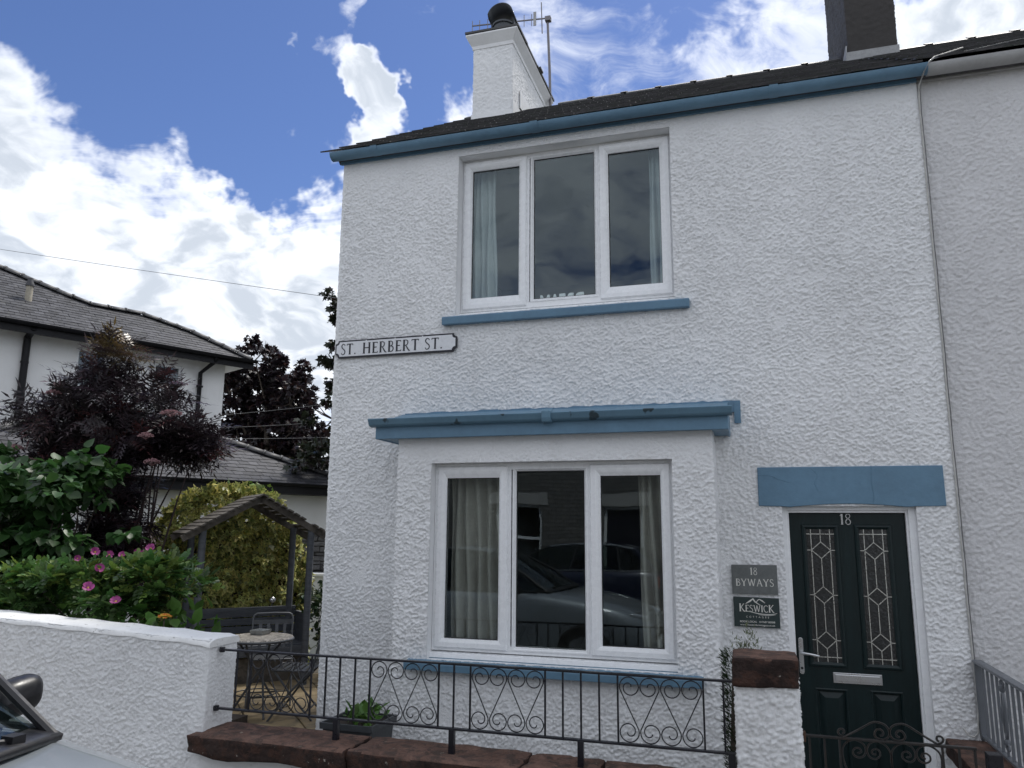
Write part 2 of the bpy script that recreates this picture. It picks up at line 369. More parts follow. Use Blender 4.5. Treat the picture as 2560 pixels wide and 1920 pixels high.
m_signwhite = M('sign_white', (0.74, 0.75, 0.77), 0.3, 0.04, 5)
m_signblack = M('sign_black', (0.012, 0.012, 0.02), 0.35, 0.2, 8)
m_curtL = M('sage_curtain', (0.40, 0.375, 0.34), 0.9, 0.08, 8, spec=0.1)
m_curtU = M('pale_curtain', (0.42, 0.46, 0.47), 0.9, 0.06, 8, spec=0.1)
m_room = M('room_paint', (0.30, 0.28, 0.25), 0.9, 0.05, 2)
m_floor = M('room_floor', (0.12, 0.09, 0.07), 0.8, 0.2, 4)
m_asphalt = M('asphalt', (0.12, 0.12, 0.12), 0.9, 0.25, 3, 0.006, 90, spot=((0.12, 0.12, 0.12), 120, 0.64, 0.6))
m_pave = M('pavement_flag', (0.34, 0.325, 0.30), 0.85, 0.15, 2, 0.003, 60)
m_kerb = M('granite_kerb', (0.24, 0.235, 0.23), 0.8, 0.15, 6, 0.003, 80)
m_ground = M('earth_ground', (0.06, 0.055, 0.035), 0.95, 0.3, 0.6, 0.02, 10, col2=(0.045, 0.065, 0.025))
m_flag = M('patio_flag', (0.27, 0.205, 0.115), 0.75, 0.22, 2.2, 0.004, 22, col2=(0.17, 0.135, 0.085), rnd=0.2)
m_grout = M('patio_joint', (0.07, 0.06, 0.045), 0.9, 0.2, 10)
m_soil = M('dark_soil', (0.035, 0.026, 0.02), 0.95, 0.3, 8, 0.01, 30)
m_greymetal = M('grey_metal_rail', (0.125, 0.135, 0.150), 0.4, 0.08, 6)
m_whitegut = M('grey_white_gutter', (0.40, 0.40, 0.40), 0.5, 0.12, 5)
m_blackpl = M('black_gutter', (0.008, 0.008, 0.010), 0.5, 0.2, 4, spec=0.25)
m_cable = M('cable_sheath', (0.50, 0.49, 0.46), 0.5, 0.15, 10)
m_cabled = M('dark_cable', (0.20, 0.20, 0.20), 0.5, 0.15, 10)
m_mast = M('aerial_alloy', (0.20, 0.19, 0.20), 0.5, 0.2, 10, metal=0.5)
m_pot = M('cowl_dark_grey', (0.060, 0.068, 0.080), 0.45, 0.15, 5)
m_potin = M('soot', (0.01, 0.01, 0.01), 0.9)
# ================================================================== setting
structure(MB().add([(-400, -400, -0.26), (400, -400, -0.26), (400, 400, -0.26), (-400, 400, -0.26)], [(0, 1, 2, 3)]).build('ground', m_ground))
structure(MB().box(-60, 60, -10.3, -2.95, -0.25, 0.0).build('street', m_asphalt))
pav = structure(MB().box(-60, 60, -2.80, -1.52, -0.25, 0.092).build('pavement', m_grout))
kb = MB()
kerbo = structure(MB().box(-60, 60, -2.95, -2.80, -0.25, 0.10).build('kerb', m_kerb, None, bev=0.015))
pfar = structure(MB().box(-60, 60, -11.8, -10.3, -0.25, 0.10).build('far_pavement', m_pave))
fm = None
for i in range(-9, 8):
    for j in range(2):
        if fm is None:
            q = MB().box(-0.445, 0.445, -0.305, 0.305, -0.02, 0.012); fm = q.mesh('paving_flag')
        o = link('paving_flag', fm, m_pave, pav, False); o.location = (i * 0.905 + (0.45 if j else 0), -2.16 - 0.32 + j * 0.64, 0.092)

# ================================================================== slates
def slate_field(parent, org, eu, ev, nn, u0, u1, v1, wd, gauge, inside, mat, limit, lift=0.0, thick=0.007, prio=None, seed=1):
    """lapped slates on a roof plane: org + u*eu + v*ev, nn the plane's normal; the first `limit` (by prio) are objects, the rest one mesh"""
    rs = random.Random(seed); eu, ev, nn, org = Vector(eu).normalized(), Vector(ev).normalized(), Vector(nn).normalized(), Vector(org)
    L = gauge * 2.05; items = []; tilt = math.atan2(thick * 2.1, L)
    nr = int(v1 / gauge) + 1
    for r in range(nr):
        v = r * gauge; off = (wd / 2 if r % 2 else 0)
        for c in range(int((u1 - u0) / wd) + 2):
            u = u0 + c * wd + off
            if not inside(u, v + gauge * 0.5): continue
            items.append((u + rs.uniform(-.006, .006) * wd / .25, v + rs.uniform(-.05, .05) * gauge, rs.uniform(-.6, .6) * math.radians(1.6), rs.uniform(0.0, 0.004)))
    if prio: items.sort(key=lambda it: prio(org + eu * it[0] + ev * it[1]))
    b = MB().box(-wd * 0.485, wd * 0.485, 0, L, 0, thick); base = b.mesh('slate'); base.materials.append(mat)
    rest = MB(); out = []
    for k, (u, v, rz, dz) in enumerate(items):
        R = Matrix((eu, ev, nn)).transposed().to_4x4() @ Matrix.Rotation(rz, 4, 'Z') @ Matrix.Rotation(-tilt, 4, 'X')
        p = org + eu * u + ev * v + nn * (lift + thick * 2.4 + dz)
        if k < limit:
            o = bpy.data.objects.new('slate', base); COL.objects.link(o); o.parent = parent
            o.matrix_local = Matrix.Translation(p - ORG.get(parent.name, Vector((0, 0, 0)))) @ R
        else:
            T = Matrix.Translation(p) @ R; rest.add([T @ Vector(q) for q in b.v], b.f)
    if rest.v: stuff(rest.build('slate_courses', mat, parent))

# ================================================================== the cottage
XL, XR = -3.56, 1.295
cot = thing('cottage', (-1.1, 0.0, -0.1), 'white roughcast end cottage with blue trim, bay window and dark green door', 'house')
GL = 7.0                                     # gable depth
s_of = lambda x: GL + (x - XL)
UW = (-2.402, -0.548, 3.505, 4.972)          # upper window opening
DO = (0.168, 1.046, -0.12, 1.88)             # doorway
def wall_fade(S, T):
    x = S - GL + XL; m = np.ones_like(S)
    return m * np.clip(0.45 + 0.55 * (np.abs(S - GL) > 0.03), 0, 1) * (0.62 + 0.38 * np.clip((5.06 - T) / 0.5, 0, 1))
rough_path('wall', [(XL, GL), (XL, 0), (XR, 0)], -0.12, 5.13, m_white, cot,
           holes=[(s_of(UW[0]), s_of(UW[1]), UW[2], UW[3]), (s_of(DO[0]), s_of(DO[1]), -0.12, DO[3]), (s_of(-2.70), s_of(-0.30), -0.12, 2.44), (0, GL - 1.2, -0.12, 5.3)], fade=wall_fade)
g = MB(); g.prism([(XL, 1.2, -0.12), (XL, GL, -0.12), (XL, GL, 5.1), (XL, 3.3, 7.22), (XL, 1.2, 5.88), ], (0.25, 0, 0)); g.prism([(XL - .001, -0.0, 5.2), (XL - .001, 1.25, 5.2), (XL - .001, 1.25, 5.92), ], (0.25, 0, 0))
g.box(XL, XR, GL - .25, GL, -0.12, 5.1)
g.build('gable_wall', m_white, cot)

def reveal(name, x0, x1, z0, z1, y0, y1, parent, mat=None, bottom=True, t=0.05):
    m = MB(); m.box(x0 - t, x0, y0, y1, z0 - t, z1 + t); m.box(x1, x1 + t, y0, y1, z0 - t, z1 + t); m.box(x0, x1, y0, y1, z1, z1 + t)
    if bottom: m.box(x0, x1, y0, y1, z0 - t, z0)
    return m.build(name, mat or m_reveal, parent)

def window(parent, x0, x1, z0, z1, y, lights, sillz, proud=0.0):
    """three-light upvc window; lights = (glass x0, x1, z0, z1, is_casement, outer x0, x1)"""
    fr = MB(); d0, d1 = y, y + 0.07
    fo = 0.052
    fr.box(x0, x0 + fo, d0, d1, z0, z1); fr.box(x1 - fo, x1, d0, d1, z0, z1)
    fr.box(x0 + fo, x1 - fo, d0 + .0006, d1 - .0006, z1 - fo, z1); fr.box(x0 + fo, x1 - fo, d0 + .0006, d1 - .0006, z0, z0 + fo)
    mull = [(lights[0][6], lights[1][5]), (lights[1][6], lights[2][5])]
    for a, b in mull: fr.box(a - .012, b + .012, d0 + .0012, d1 - .0012, z0 + fo, z1 - fo)
    win = fr.build('window', m_upvc, parent); bevel(win, 0.003)
    for (gx0, gx1, gz0, gz1, cas, ox0, ox1) in lights:
        if cas:
            a0, a1, b0, b1 = ox0, ox1, z0 + 0.022, z1 - 0.022
            sh = MB(); yo = y - 0.020
            prof = [(0.0, yo + 0.012), (0.008, yo), (0.040, yo), (0.058, yo + 0.006), (None, yo + 0.022)]
            rings = []
            for (ins, yy) in prof:
                if ins is None: xx0, xx1, zz0, zz1 = gx0, gx1, gz0, gz1
                else: xx0, xx1, zz0, zz1 = a0 + ins, a1 - ins, b0 + ins, b1 - ins
                rings.append([(xx0, yy, zz0), (xx1, yy, zz0), (xx1, yy, zz1), (xx0, yy, zz1)])
            rings.insert(0, [(a0, y + 0.05, b0), (a1, y + 0.05, b0), (a1, y + 0.05, b1), (a0, y + 0.05, b1)]); rings.append([(gx0, y + .045, gz0), (gx1, y + .045, gz0), (gx1, y + .045, gz1), (gx0, y + .045, gz1)])
            vs = [p for r in rings for p in r]; fs = []
            for i in range(len(rings) - 1):
                for k in range(4): k2 = (k + 1) % 4; fs.append((i * 4 + k, i * 4 + k2, (i + 1) * 4 + k2, (i + 1) * 4 + k))
            sh.add(vs, fs); sash = sh.build('sash', m_upvc, win)
        else:
            bd = MB(); yo = y - 0.006; a0, a1, b0, b1 = gx0 - .03, gx1 + .03, gz0 - .03, gz1 + .03
            rings = [[(a0, y + .02, b0), (a1, y + .02, b0), (a1, y + .02, b1), (a0, y + .02, b1)], [(a0 + .004, yo, b0 + .004), (a1 - .004, yo, b0 + .004), (a1 - .004, yo, b1 - .004), (a0 + .004, yo, b1 - .004)],
                     [(a0 + .014, yo, b0 + .014), (a1 - .014, yo, b0 + .014), (a1 - .014, yo, b1 - .014), (a0 + .014, yo, b1 - .014)], [(gx0, y + .014, gz0), (gx1, y + .014, gz0), (gx1, y + .014, gz1), (gx0, y + .014, gz1)], [(gx0, y + .045, gz0), (gx1, y + .045, gz0), (gx1, y + .045, gz1), (gx0, y + .045, gz1)]]
            vs = [p for r in rings for p in r]; fs = []
            for i in range(len(rings) - 1):
                for k in range(4): k2 = (k + 1) % 4; fs.append((i * 4 + k, i * 4 + k2, (i + 1) * 4 + k2, (i + 1) * 4 + k))
            bd.add(vs, fs); bd.build('glazing_bead', m_upvc, win)
        gk = MB(); q = 0.0045; yy = y + 0.0165
        for (p0, p1, r0, r1) in ((gx0, gx0 + q, gz0, gz1), (gx1 - q, gx1, gz0, gz1), (gx0 + q, gx1 - q, gz0, gz0 + q), (gx0 + q, gx1 - q, gz1 - q, gz1)): gk.box(p0, p1, yy, yy + .012, r0, r1)
        gk.build('gasket', m_gasket, win)
        MB().box(gx0 - .004, gx1 + .004, y + 0.021, y + 0.027, gz0 - .004, gz1 + .004).build('pane', m_glass, win)
    cl = MB(); cl.prism([(x0 - .012, y + .06, z0 - .002), (x0 - .012, y - .030, z0 - .014), (x0 - .012, y - .035, z0 - .05), (x0 - .012, y + .06, z0 - .05)], (x1 - x0 + .024, 0, 0)); cl.build('upvc_cill', m_upvc, win, bev=0.003)
    return win

reveal('reveal', UW[0], UW[1], UW[2], UW[3], 0.004, 0.20, cot)
uwin = window(cot, -2.401, -0.549, 3.555, 4.971, 0.115,
              [(-2.310, -1.873, 3.678, 4.868, True, -2.384, -1.800), (-1.741, -1.206, 3.632, 4.908, False, -1.790, -1.170), (-1.083, -0.649, 3.678, 4.868, True, -1.160, -0.566)], 3.48)
us = MB(); us.prism([(-2.505, 0.10, 3.505), (-2.505, -0.062, 3.482), (-2.505, -0.066, 3.472), (-2.505, -0.062, 3.412), (-2.505, 0.02, 3.416), (-2.505, .02, 3.44), (-2.505, .10, 3.44)], (2.072, 0, 0))
us.build('sill', m_blue, cot, bev=0.006)
hd = MB(); hd.tube([(-1.095, 0.078, 4.30), (-1.095, 0.060, 4.28), (-1.092, 0.060, 4.16)], 0.006, 6); hd.build('window_handle', m_upvc, uwin)

# bay
BX0, BX1, BY = -2.715, -0.285, -0.38
BW = (-2.425, -0.570, 0.742, 2.205)
sb = lambda x: 0.38 + (x - BX0)
rough_path('bay_wall', [(BX0, 0.0), (BX0, BY), (BX1, BY), (BX1, 0.0)], -0.12, 2.46, m_white, cot, holes=[(sb(BW[0]), sb(BW[1]), BW[2], BW[3])], seed=1.37, amp=0.0125,
           fade=lambda S, T: 0.35 + 0.65 * np.clip((2.32 - T) / 0.25, 0, 1))
reveal('bay_reveal', BW[0], BW[1], BW[2], BW[3], BY + .004, BY + .20, cot)
lwin = window(cot, -2.424, -0.571, 0.795, 2.204, BY + 0.085,
              [(-2.326, -1.893, 0.884, 2.092, True, -2.400, -1.820), (-1.757, -1.228, 0.846, 2.140, False, -1.808, -1.192), (-1.105, -0.665, 0.884, 2.096, True, -1.182, -0.594)], 0.72)
ls = MB(); ls.prism([(-2.575, BY + .08, 0.748), (-2.575, BY - .085, 0.726), (-2.575, BY - .09, 0.718), (-2.575, BY - .085, 0.668), (-2.575, BY + .02, 0.672), (-2.575, BY + .02, .70), (-2.575, BY + .08, .70)], (2.175, 0, 0))
ls.build('bay_sill', m_blue, cot, bev=0.006)
# bay roof, fascia, gutter
FX0, FX1, FY = -2.875, -0.168, -0.455
br = MB(); br.prism([(FX0 + .01, 0.0, 2.66), (FX0 + .01, 0.0, 2.60), (FX0 + .01, FY + .01, 2.50), (FX0 + .01, FY - .005, 2.525)], (FX1 - FX0 - .02, 0, 0))
bayroof = br.build('bay_roof', m_blue, cot)
fa = MB(); fa.box(FX0, FX1, FY - .02, FY, 2.395, 2.525); fa.box(FX0, FX0 + .02, FY, -0.002, 2.395, 2.54); fa.box(FX1 - .02, FX1, FY, -0.002, 2.395, 2.54)
fa.build('fascia_board', m_blue, bayroof, bev=0.004)
MB().box(FX0 + .02, FX1 - .02, FY, 0.012, 2.402, 2.412).build('soffit_board', m_blue, bayroof)
def ogee_gutter(x0, x1, y, z, sc=1.0, name='gutter', mat=None, parent=None):
    pr = [(0.0, 0.0), (-0.012, 0.0), (-0.05, 0.010), (-0.062, 0.024), (-0.066, 0.040), (-0.078, 0.052), (-0.082, 0.064), (-0.076, 0.070), (-0.07, 0.062), (-0.055, 0.030), (-0.045, 0.018), (-0.006, 0.010), (-0.006, 0.066), (0, 0.066)]
    m = MB(); m.prism([(x0, y + a * sc, z + b * sc) for a, b in pr], (x1 - x0, 0, 0)); return m.build(name, mat, parent, sm=40)
bg_ = ogee_gutter(FX0 - .035, FX1 + .03, FY - .022, 2.488, 0.90, 'gutter', m_bluew, bayroof)
cpx = -1.49
mm = MB(); mm.prism([(cpx, FY - .085, 2.480), (cpx, FY - .098, 2.51), (cpx, FY - .104, 2.562), (cpx, FY - .06, 2.566), (cpx, FY - .02, 2.59), (cpx, FY - .02, 2.475)], (0.07, 0, 0)); mm.build('gutter_union', m_bluew, bayroof, bev=0.008)
m_blk = M('black_weep', (0.008, 0.009, 0.01), 0.7, 0.3, 10)
# flashing against the wall, raggedly painted
fl = MB(); rs = random.Random(4); n = 60; xs = [-2.84 + (2.75) * i / n for i in range(n + 1)]
top = [2.668 + rs.uniform(-.006, .006) for _ in xs]; low_ = 2.58
rows = [[(x, -0.016, low_) for x in xs], [(x, -0.012, t) for x, t in zip(xs, top)], [(x, 0.004, t + .004) for x, t in zip(xs, top)]]
fl.grid(rows); fl.box(-0.135, -0.088, -0.02, -0.002, 2.495, 2.66); fl.build('flashing', m_blue, bayroof)

# main eaves gutter, half round, in lengths with unions
def half_round(x0, x1, y, z, r, n=10, t=0.006):
    m = MB(); pts = [(x0, y + r * math.cos(a), z - r * math.sin(a)) for a in [math.pi * k / n for k in range(n + 1)]] + [(x0, y + (r - t) * math.cos(a), z - (r - t) * math.sin(a)) for a in [math.pi * (n - k) / n for k in range(n + 1)]]
    m.prism(pts, (x1 - x0, 0, 0)); return m
gut = half_round(XL - .06, XR + .06, -0.098, 5.112, 0.062); gut.prism([(XL - .065, -0.098 + .062 * math.cos(a), 5.112 - .062 * math.sin(a)) for a in [math.pi * k / 10 for k in range(11)]], (.006, 0, 0))
gutter = gut.build('eaves_gutter', m_blue, cot, sm=40)
for x in (-3.18, -1.67, 0.27):
    half_round(x - .03, x + .035, -0.098, 5.116, 0.069).build('gutter_union', m_blue, gutter, sm=40)
MB().box(XL - .02, XR, -0.024, -0.002, 5.045, 5.19).build('eaves_board', m_blue, cot)
# roof
RY, RZ, EY, EZ = 3.3, 7.27, -0.10, 5.125
sl = (RZ - EZ) / (RY - EY); Ls = math.hypot(RZ - EZ, RY - EY)
rf = MB(); rf.prism([(XL - .04, EY + .03, EZ - .02), (XL - .04, RY, RZ - .02), (XL - .04, GL + .1, EZ - .02), (XL - .04, GL + .1, EZ - .09), (XL - .04, RY, RZ - .11), (XL - .04, EY + .1, EZ - .07)], (XR - XL + .04, 0, 0))
roof = rf.build('roof', m_slate, cot)
camd = lambda p: (p - CAM).length
slate_field(roof, (0, EY - .045, EZ - .030), (1, 0, 0), (0, RY - EY, RZ - EZ), (0, -(RZ - EZ), RY - EY), XL - .04, XR - .02, Ls - .04, 0.24, 0.19,
            lambda u, v: XL - .06 < u < XR - .06, m_slate, 260, prio=camd, thick=0.012)
rs = random.Random(9)
for i in range(11):
    x = XL - .03 + i * .44; x1 = min(x + .46, XR - .01)
    if i in (1, 2) : continue
    m = MB(); z = RZ + .03
    m.prism([(x, RY - .15, z - .085), (x, RY - .02, z + .005), (x, RY + .02, z + .005), (x, RY + .15, z - .085), (x, RY + .15, z - .06), (x, RY + .02, z + .028), (x, RY - .02, z + .028), (x, RY - .15, z - .06)], (x1 - x, 0, 0))
    m.prism([(x1 - .07, RY - .16, z - .05), (x1 - .07, RY - .022, z + .040), (x1 - .07, RY + .022, z + .040), (x1 - .07, RY + .16, z - .05), (x1 - .07, RY, z - .02)], (.075, 0, 0)); m.build('ridge_tile', m_slate, roof)
# verge slips
m = MB(); m.bar((XL - .05, EY, EZ - .03), (XL - .05, RY, RZ - .03), .03, .05); m.build('verge_board', m_slate, roof)

# white chimney
CX0, CX1, CY0, CY1 = -3.225, -2.70, 2.5, 4.2
chim = rough_path('chimney', [(CX0, CY0), (CX1, CY0), (CX1, CY1), (CX0, CY1)], 6.55, 7.79, m_white, cot, closed=True, step=0.014, amp=0.009, seed=0.6)
def flare(z0, z1, o0, o1, x0, x1, y0, y1):
    m = MB(); r = [[(x0 - o, y0 - o, z), (x1 + o, y0 - o, z), (x1 + o, y1 + o, z), (x0 - o, y1 + o, z)] for z, o in ((z0, o0), (z0 + .05, o0 + .004), (z1 - .02, o1), (z1, o1))]
    vs = [p for q in r for p in q]; fs = [(0, 3, 2, 1), (12, 13, 14, 15)] + [(i * 4 + k, i * 4 + (k + 1) % 4, (i + 1) * 4 + (k + 1) % 4, (i + 1) * 4 + k) for i in range(3) for k in range(4)]
    return m.add(vs, fs)
flare(7.77, 7.955, 0.012, 0.085, CX0, CX1, CY0, CY1).build('chimney_crown', m_reveal, chim, bev=0.006)
cp = MB(); rs = random.Random(2)
for (a, b) in ((0, .45), (.45, .95), (.95, 1.45), (1.45, 1.88)): cp.obox(((CX0 + CX1) / 2 + rs.uniform(-.006, .006), CY0 - .09 + (a + b) / 2, 7.972 + rs.uniform(0, .008)), (0.36, 0, rs.uniform(-.006, .006)), (0, (b - a) / 2 - .004, 0), (0, 0, .013))
cp.obox((CX1 + .06, CY0 + 1.0, 7.99), (.06, 0, .004), (0, .07, 0), (0, 0, .012)); cp.build('capping_slate', m_slate, chim)
fm_ = MB(); fm_.box(CX0 - .012, CX1 + .012, CY0 - .02, CY0 - .008, 6.70, 6.86); fm_.box(CX1 + .008, CX1 + .02, CY0 - .015, CY0 + .35, 6.80, 7.0); fm_.box(CX1 + .009, CX1 + .021, CY0 + .3, CY1, 7.05, 7.30); fm_.build('flashing', m_reveal, chim)
px, py = (CX0 + CX1) / 2 + .045, CY0 + .30
pt = MB(); pt.lathe((px, py, 7.97), [(.13, 0), (.13, .20), (.142, .205), (.142, .235), (.132, .24), (.132, .27), (.15, .275), (.15, .30), (.135, .305), (.12, .31)], 24)
pot = pt.build('chimney_pot', m_pot, chim, sm=35)
hood = MB(); n = 14; R = 0.165; yy0, yy1 = py - .17, py + .24; zc = 8.30
rows = []
for yy, dz in ((yy0, .02), (yy1, -.02)):
    rows.append([(px + R * math.cos(math.pi * k / n) * (1.0), yy, zc + dz + R * 1.0 * math.sin(math.pi * k / n)) for k in range(n + 1)])
rows = [[(x, y + (0.05 if k in (0, n) else 0), z) for k, (x, y, z) in enumerate(r)] for r in rows]
hood.grid(rows); ho = hood.build('cowl_hood', m_pot, pot, sm=60); so = ho.modifiers.new('thick', 'SOLIDIFY'); so.thickness = 0.012
hs = MB()
for sx in (-1, 1): hs.box(px + sx * .155 - .005, px + sx * .155 + .005, py - .05, py + .05, 8.18, 8.33)
hs.build('cowl_bracket', m_pot, pot)

# doorway
dr = MB()
dr.box(DO[0] - .05, DO[0], 0.004, 0.24, -0.12, DO[3] + .05); dr.box(DO[1], DO[1] + .05, 0.004, 0.24, -0.12, DO[3] + .05); dr.build('door_reveal', m_reveal, cot)
li = MB(); n = 16; x0, x1 = 0.008, 1.232
arc = [(DO[0] + (DO[1] - DO[0]) * k / n, -0.016, 1.868 + 0.028 * math.sin(math.pi * k / n)) for k in range(n + 1)]
li.prism([(x0, -0.016, 1.882), (DO[0] - .001, -0.016, 1.878)] + arc[1:-1] + [(DO[1] + .001, -0.016, 1.878), (x1 + .002, -0.016, 1.880), (x1, -0.016, 2.158), (x0 + .002, -0.016, 2.162)], (0, 0.25, 0))
lint = li.build('lintel', m_blue, cot, bev=0.004)
ck = MB()
for path in ([(0.012, 2.105), (0.11, 2.10), (0.15, 2.075), (0.235, 2.05)], [(0.38, 2.155), (0.425, 2.10), (0.40, 2.04), (0.42, 1.99)], [(0.78, 2.158), (0.775, 2.05), (0.785, 1.95), (0.775, 1.90)]):
    ck.tube([(x, -0.0165, z) for x, z in path], 0.0022, 5)
ck.build('paint_crack', m_blue, lint)
df = MB(); FW = 0.046
df.box(DO[0], 0.213, 0.055, 0.13, -0.12, 1.90); df.box(0.984, DO[1], 0.055, 0.13, -0.12, 1.90); df.box(0.213, 0.984, 0.056, 0.129, 1.835, 1.91)
df.box(DO[0], 0.198, 0.035, 0.055, -.12, 1.90); df.box(0.999, DO[1], 0.035, 0.055, -.12, 1.90); df.box(0.198, 0.999, 0.036, 0.055, 1.853, 1.91)
dfr = df.build('door_frame', m_upvc, cot, bev=0.003)
# leaf with moulded panels: front face at y = 0.085
dy = 0.085; lx0, lx1 = 0.215, 0.982
leaf = MB()
def leaf_grid(holes):
    xs = sorted(set([lx0, lx1] + [h[i] for h in holes for i in (0, 1)])); zs = sorted(set([-0.115, 1.833] + [h[i] for h in holes for i in (2, 3)]))
    for i in range(len(xs) - 1):
        for k in range(len(zs) - 1):
            cx_, cz_ = (xs[i] + xs[i + 1]) / 2, (zs[k] + zs[k + 1]) / 2
            if any(h[0] < cx_ < h[1] and h[2] < cz_ < h[3] for h in holes): continue
            leaf.add([(xs[i], dy, zs[k]), (xs[i + 1], dy, zs[k]), (xs[i + 1], dy, zs[k + 1]), (xs[i], dy, zs[k + 1])], [(0, 1, 2, 3)])
GLS = [(0.327, 0.514, 0.802, 1.718), (0.680, 0.862, 0.804, 1.719)]; PNL = [(0.325, 0.535, -0.02, 0.628), (0.680, 0.885, -0.02, 0.632)]
fr_ = 0.032
leaf_grid([(a - fr_, b + fr_, c - fr_, d + fr_) for a, b, c, d in GLS] + PNL)
leaf.box(lx0, lx1, dy + .03, dy + .045, -.115, 1.833)
for sx0, sx1 in ((lx0, lx0 + .002), (lx1 - .002, lx1)): leaf.box(sx0, sx1, dy, dy + .045, -.115, 1.833)
leaf.box(lx0, lx1, dy, dy + .045, 1.831, 1.8335)
def mould(m, a, b, c, d, steps):
    rings = [[(a + i, y, c + i), (b - i, y, c + i), (b - i, y, d - i), (a + i, y, d - i)] for i, y in steps]
    vs = [p for r in rings for p in r]; fs = [(i * 4 + k, i * 4 + (k + 1) % 4, (i + 1) * 4 + (k + 1) % 4, (i + 1) * 4 + k) for i in range(len(rings) - 1) for k in range(4)]
    q = len(rings) * 4; fs.append((q - 4, q - 3, q - 2, q - 1)); m.add(vs, fs)
for (a, b, c, d) in PNL: mould(leaf, a, b, c, d, [(0, dy), (.006, dy - .004), (.014, dy - .001), (.020, dy + .014), (.026, dy + .016), (.062, dy + .002)])
door = leaf.build('door', m_door, cot)
for (a, b, c, d) in GLS:
    f2 = MB(); rings = [[(a - fr_ + i, y, c - fr_ + i), (b + fr_ - i, y, c - fr_ + i), (b + fr_ - i, y, d + fr_ - i), (a - fr_ + i, y, d + fr_ - i)] for i, y in ((0, dy), (.004, dy - .012), (.016, dy - .014), (fr_, dy - .002), (fr_, dy + .02))]
    vs = [p for r in rings for p in r]; f2.add(vs, [(i * 4 + k, i * 4 + (k + 1) % 4, (i + 1) * 4 + (k + 1) % 4, (i + 1) * 4 + k) for i in range(len(rings) - 1) for k in range(4)])
    f2.build('glazing_frame', m_door, door)
    MB().box(a - .002, b + .002, dy + .006, dy + .012, c - .002, d + .002).build('door_pane', m_dglass, door)
    cm = MB(); yc = dy + .0035; t = .0027; cxm = (a + b) / 2
    for x in (a + .030, b - .030): cm.box(x - t, x + t, yc - .002, yc + .002, c, d)
    for z in (c + .034, d - .034): cm.box(a, b, yc - .0032, yc + .0005, z - t, z + t)
    dz_ = [1.570, 1.258, 0.950]; hw, hh = 0.064, 0.058; prev = d
    for z in dz_:
        cm.bar((cxm, yc, prev), (cxm, yc, z + hh), .005, .004, (0, 1, 0)); prev = z - hh
        Pd = [(cxm, z + hh), (cxm + hw, z), (cxm, z - hh), (cxm - hw, z)]
        for i in range(4): p, q = Pd[i], Pd[(i + 1) % 4]; cm.bar((p[0], yc - .001, p[1]), (q[0], yc - .001, q[1]), .0054, .004, (0, 1, 0))
        for sx in (-1, 1): cm.bar((cxm + sx * hw, yc, z), ((b if sx > 0 else a), yc, z), .005, .004, (0, 1, 0))
    cm.bar((cxm, yc, prev), (cxm, yc, c), .005, .004, (0, 1, 0))
    cm.build('lead_came', m_came, door)
bp = MB(); n = 8; hx, w2 = 0.246, 0.0155
pts = [(hx + w2 * math.cos(a), dy - .009, 0.946 + w2 * math.sin(a)) for a in [math.pi * k / n for k in range(n + 1)]] + [(hx + w2 * math.cos(a), dy - .009, 0.729 + w2 * math.sin(a)) for a in [math.pi + math.pi * k / n for k in range(n + 1)]]
bp.prism(pts, (0, .009, 0)); hb = bp.build('handle_plate', m_chrome, door, bev=0.002)
hv = MB(); hv.tube([(hx, dy - .005, .862), (hx, dy - .045, .862), (hx + .012, dy - .054, .861), (hx + .06, dy - .054, .856), (hx + .115, dy - .050, .846)], [.011, .010, .010, .009, .008], 10); hv.build('lever', m_chrome, door, sm=50)
MB().lathe((hx, dy - .0095, .755), [(.009, 0), (.009, -.002), (.003, -.002)], 14, 'y').build('keyhole', m_gasket, door)
lb = MB(); a, b, c, d = 0.447, 0.760, 0.668, 0.738
lb.box(a, b, dy - .007, dy, c, d); lbo = lb.build('letterbox', m_chrome, door, bev=0.003)
MB().box(a + .014, b - .014, dy - .013, dy - .007, c + .013, d - .012).build('letterbox_flap', m_chrome, door, bev=0.003)
st = MB(); st.box(0.10, 1.10, -0.22, 0.14, -0.25, -0.115); st.build('doorstep', m_sand, cot, bev=0.01)

# rooms behind the windows
rm = MB()
def room(x0, x1, y0, y1, z0, z1):
    rm.add([(x0, y0, z0), (x1, y0, z0), (x1, y1, z0), (x0, y1, z0), (x0, y0, z1), (x1, y0, z1), (x1, y1, z1), (x0, y1, z1)], [(0, 1, 2, 3), (7, 6, 5, 4), (1, 5, 6, 2)] + ([(2, 6, 7, 3)] if y1 > 1 else []) + [(3, 7, 4, 0)])
room(XL + .25, -0.15, 0.22, 4.0, 2.75, 5.0); room(XL + .25, 0.05, 0.05, 4.0, -0.1, 2.44); room(BX0 + .02, BX1 - .02, -0.17, 0.05, -0.1, 2.43)
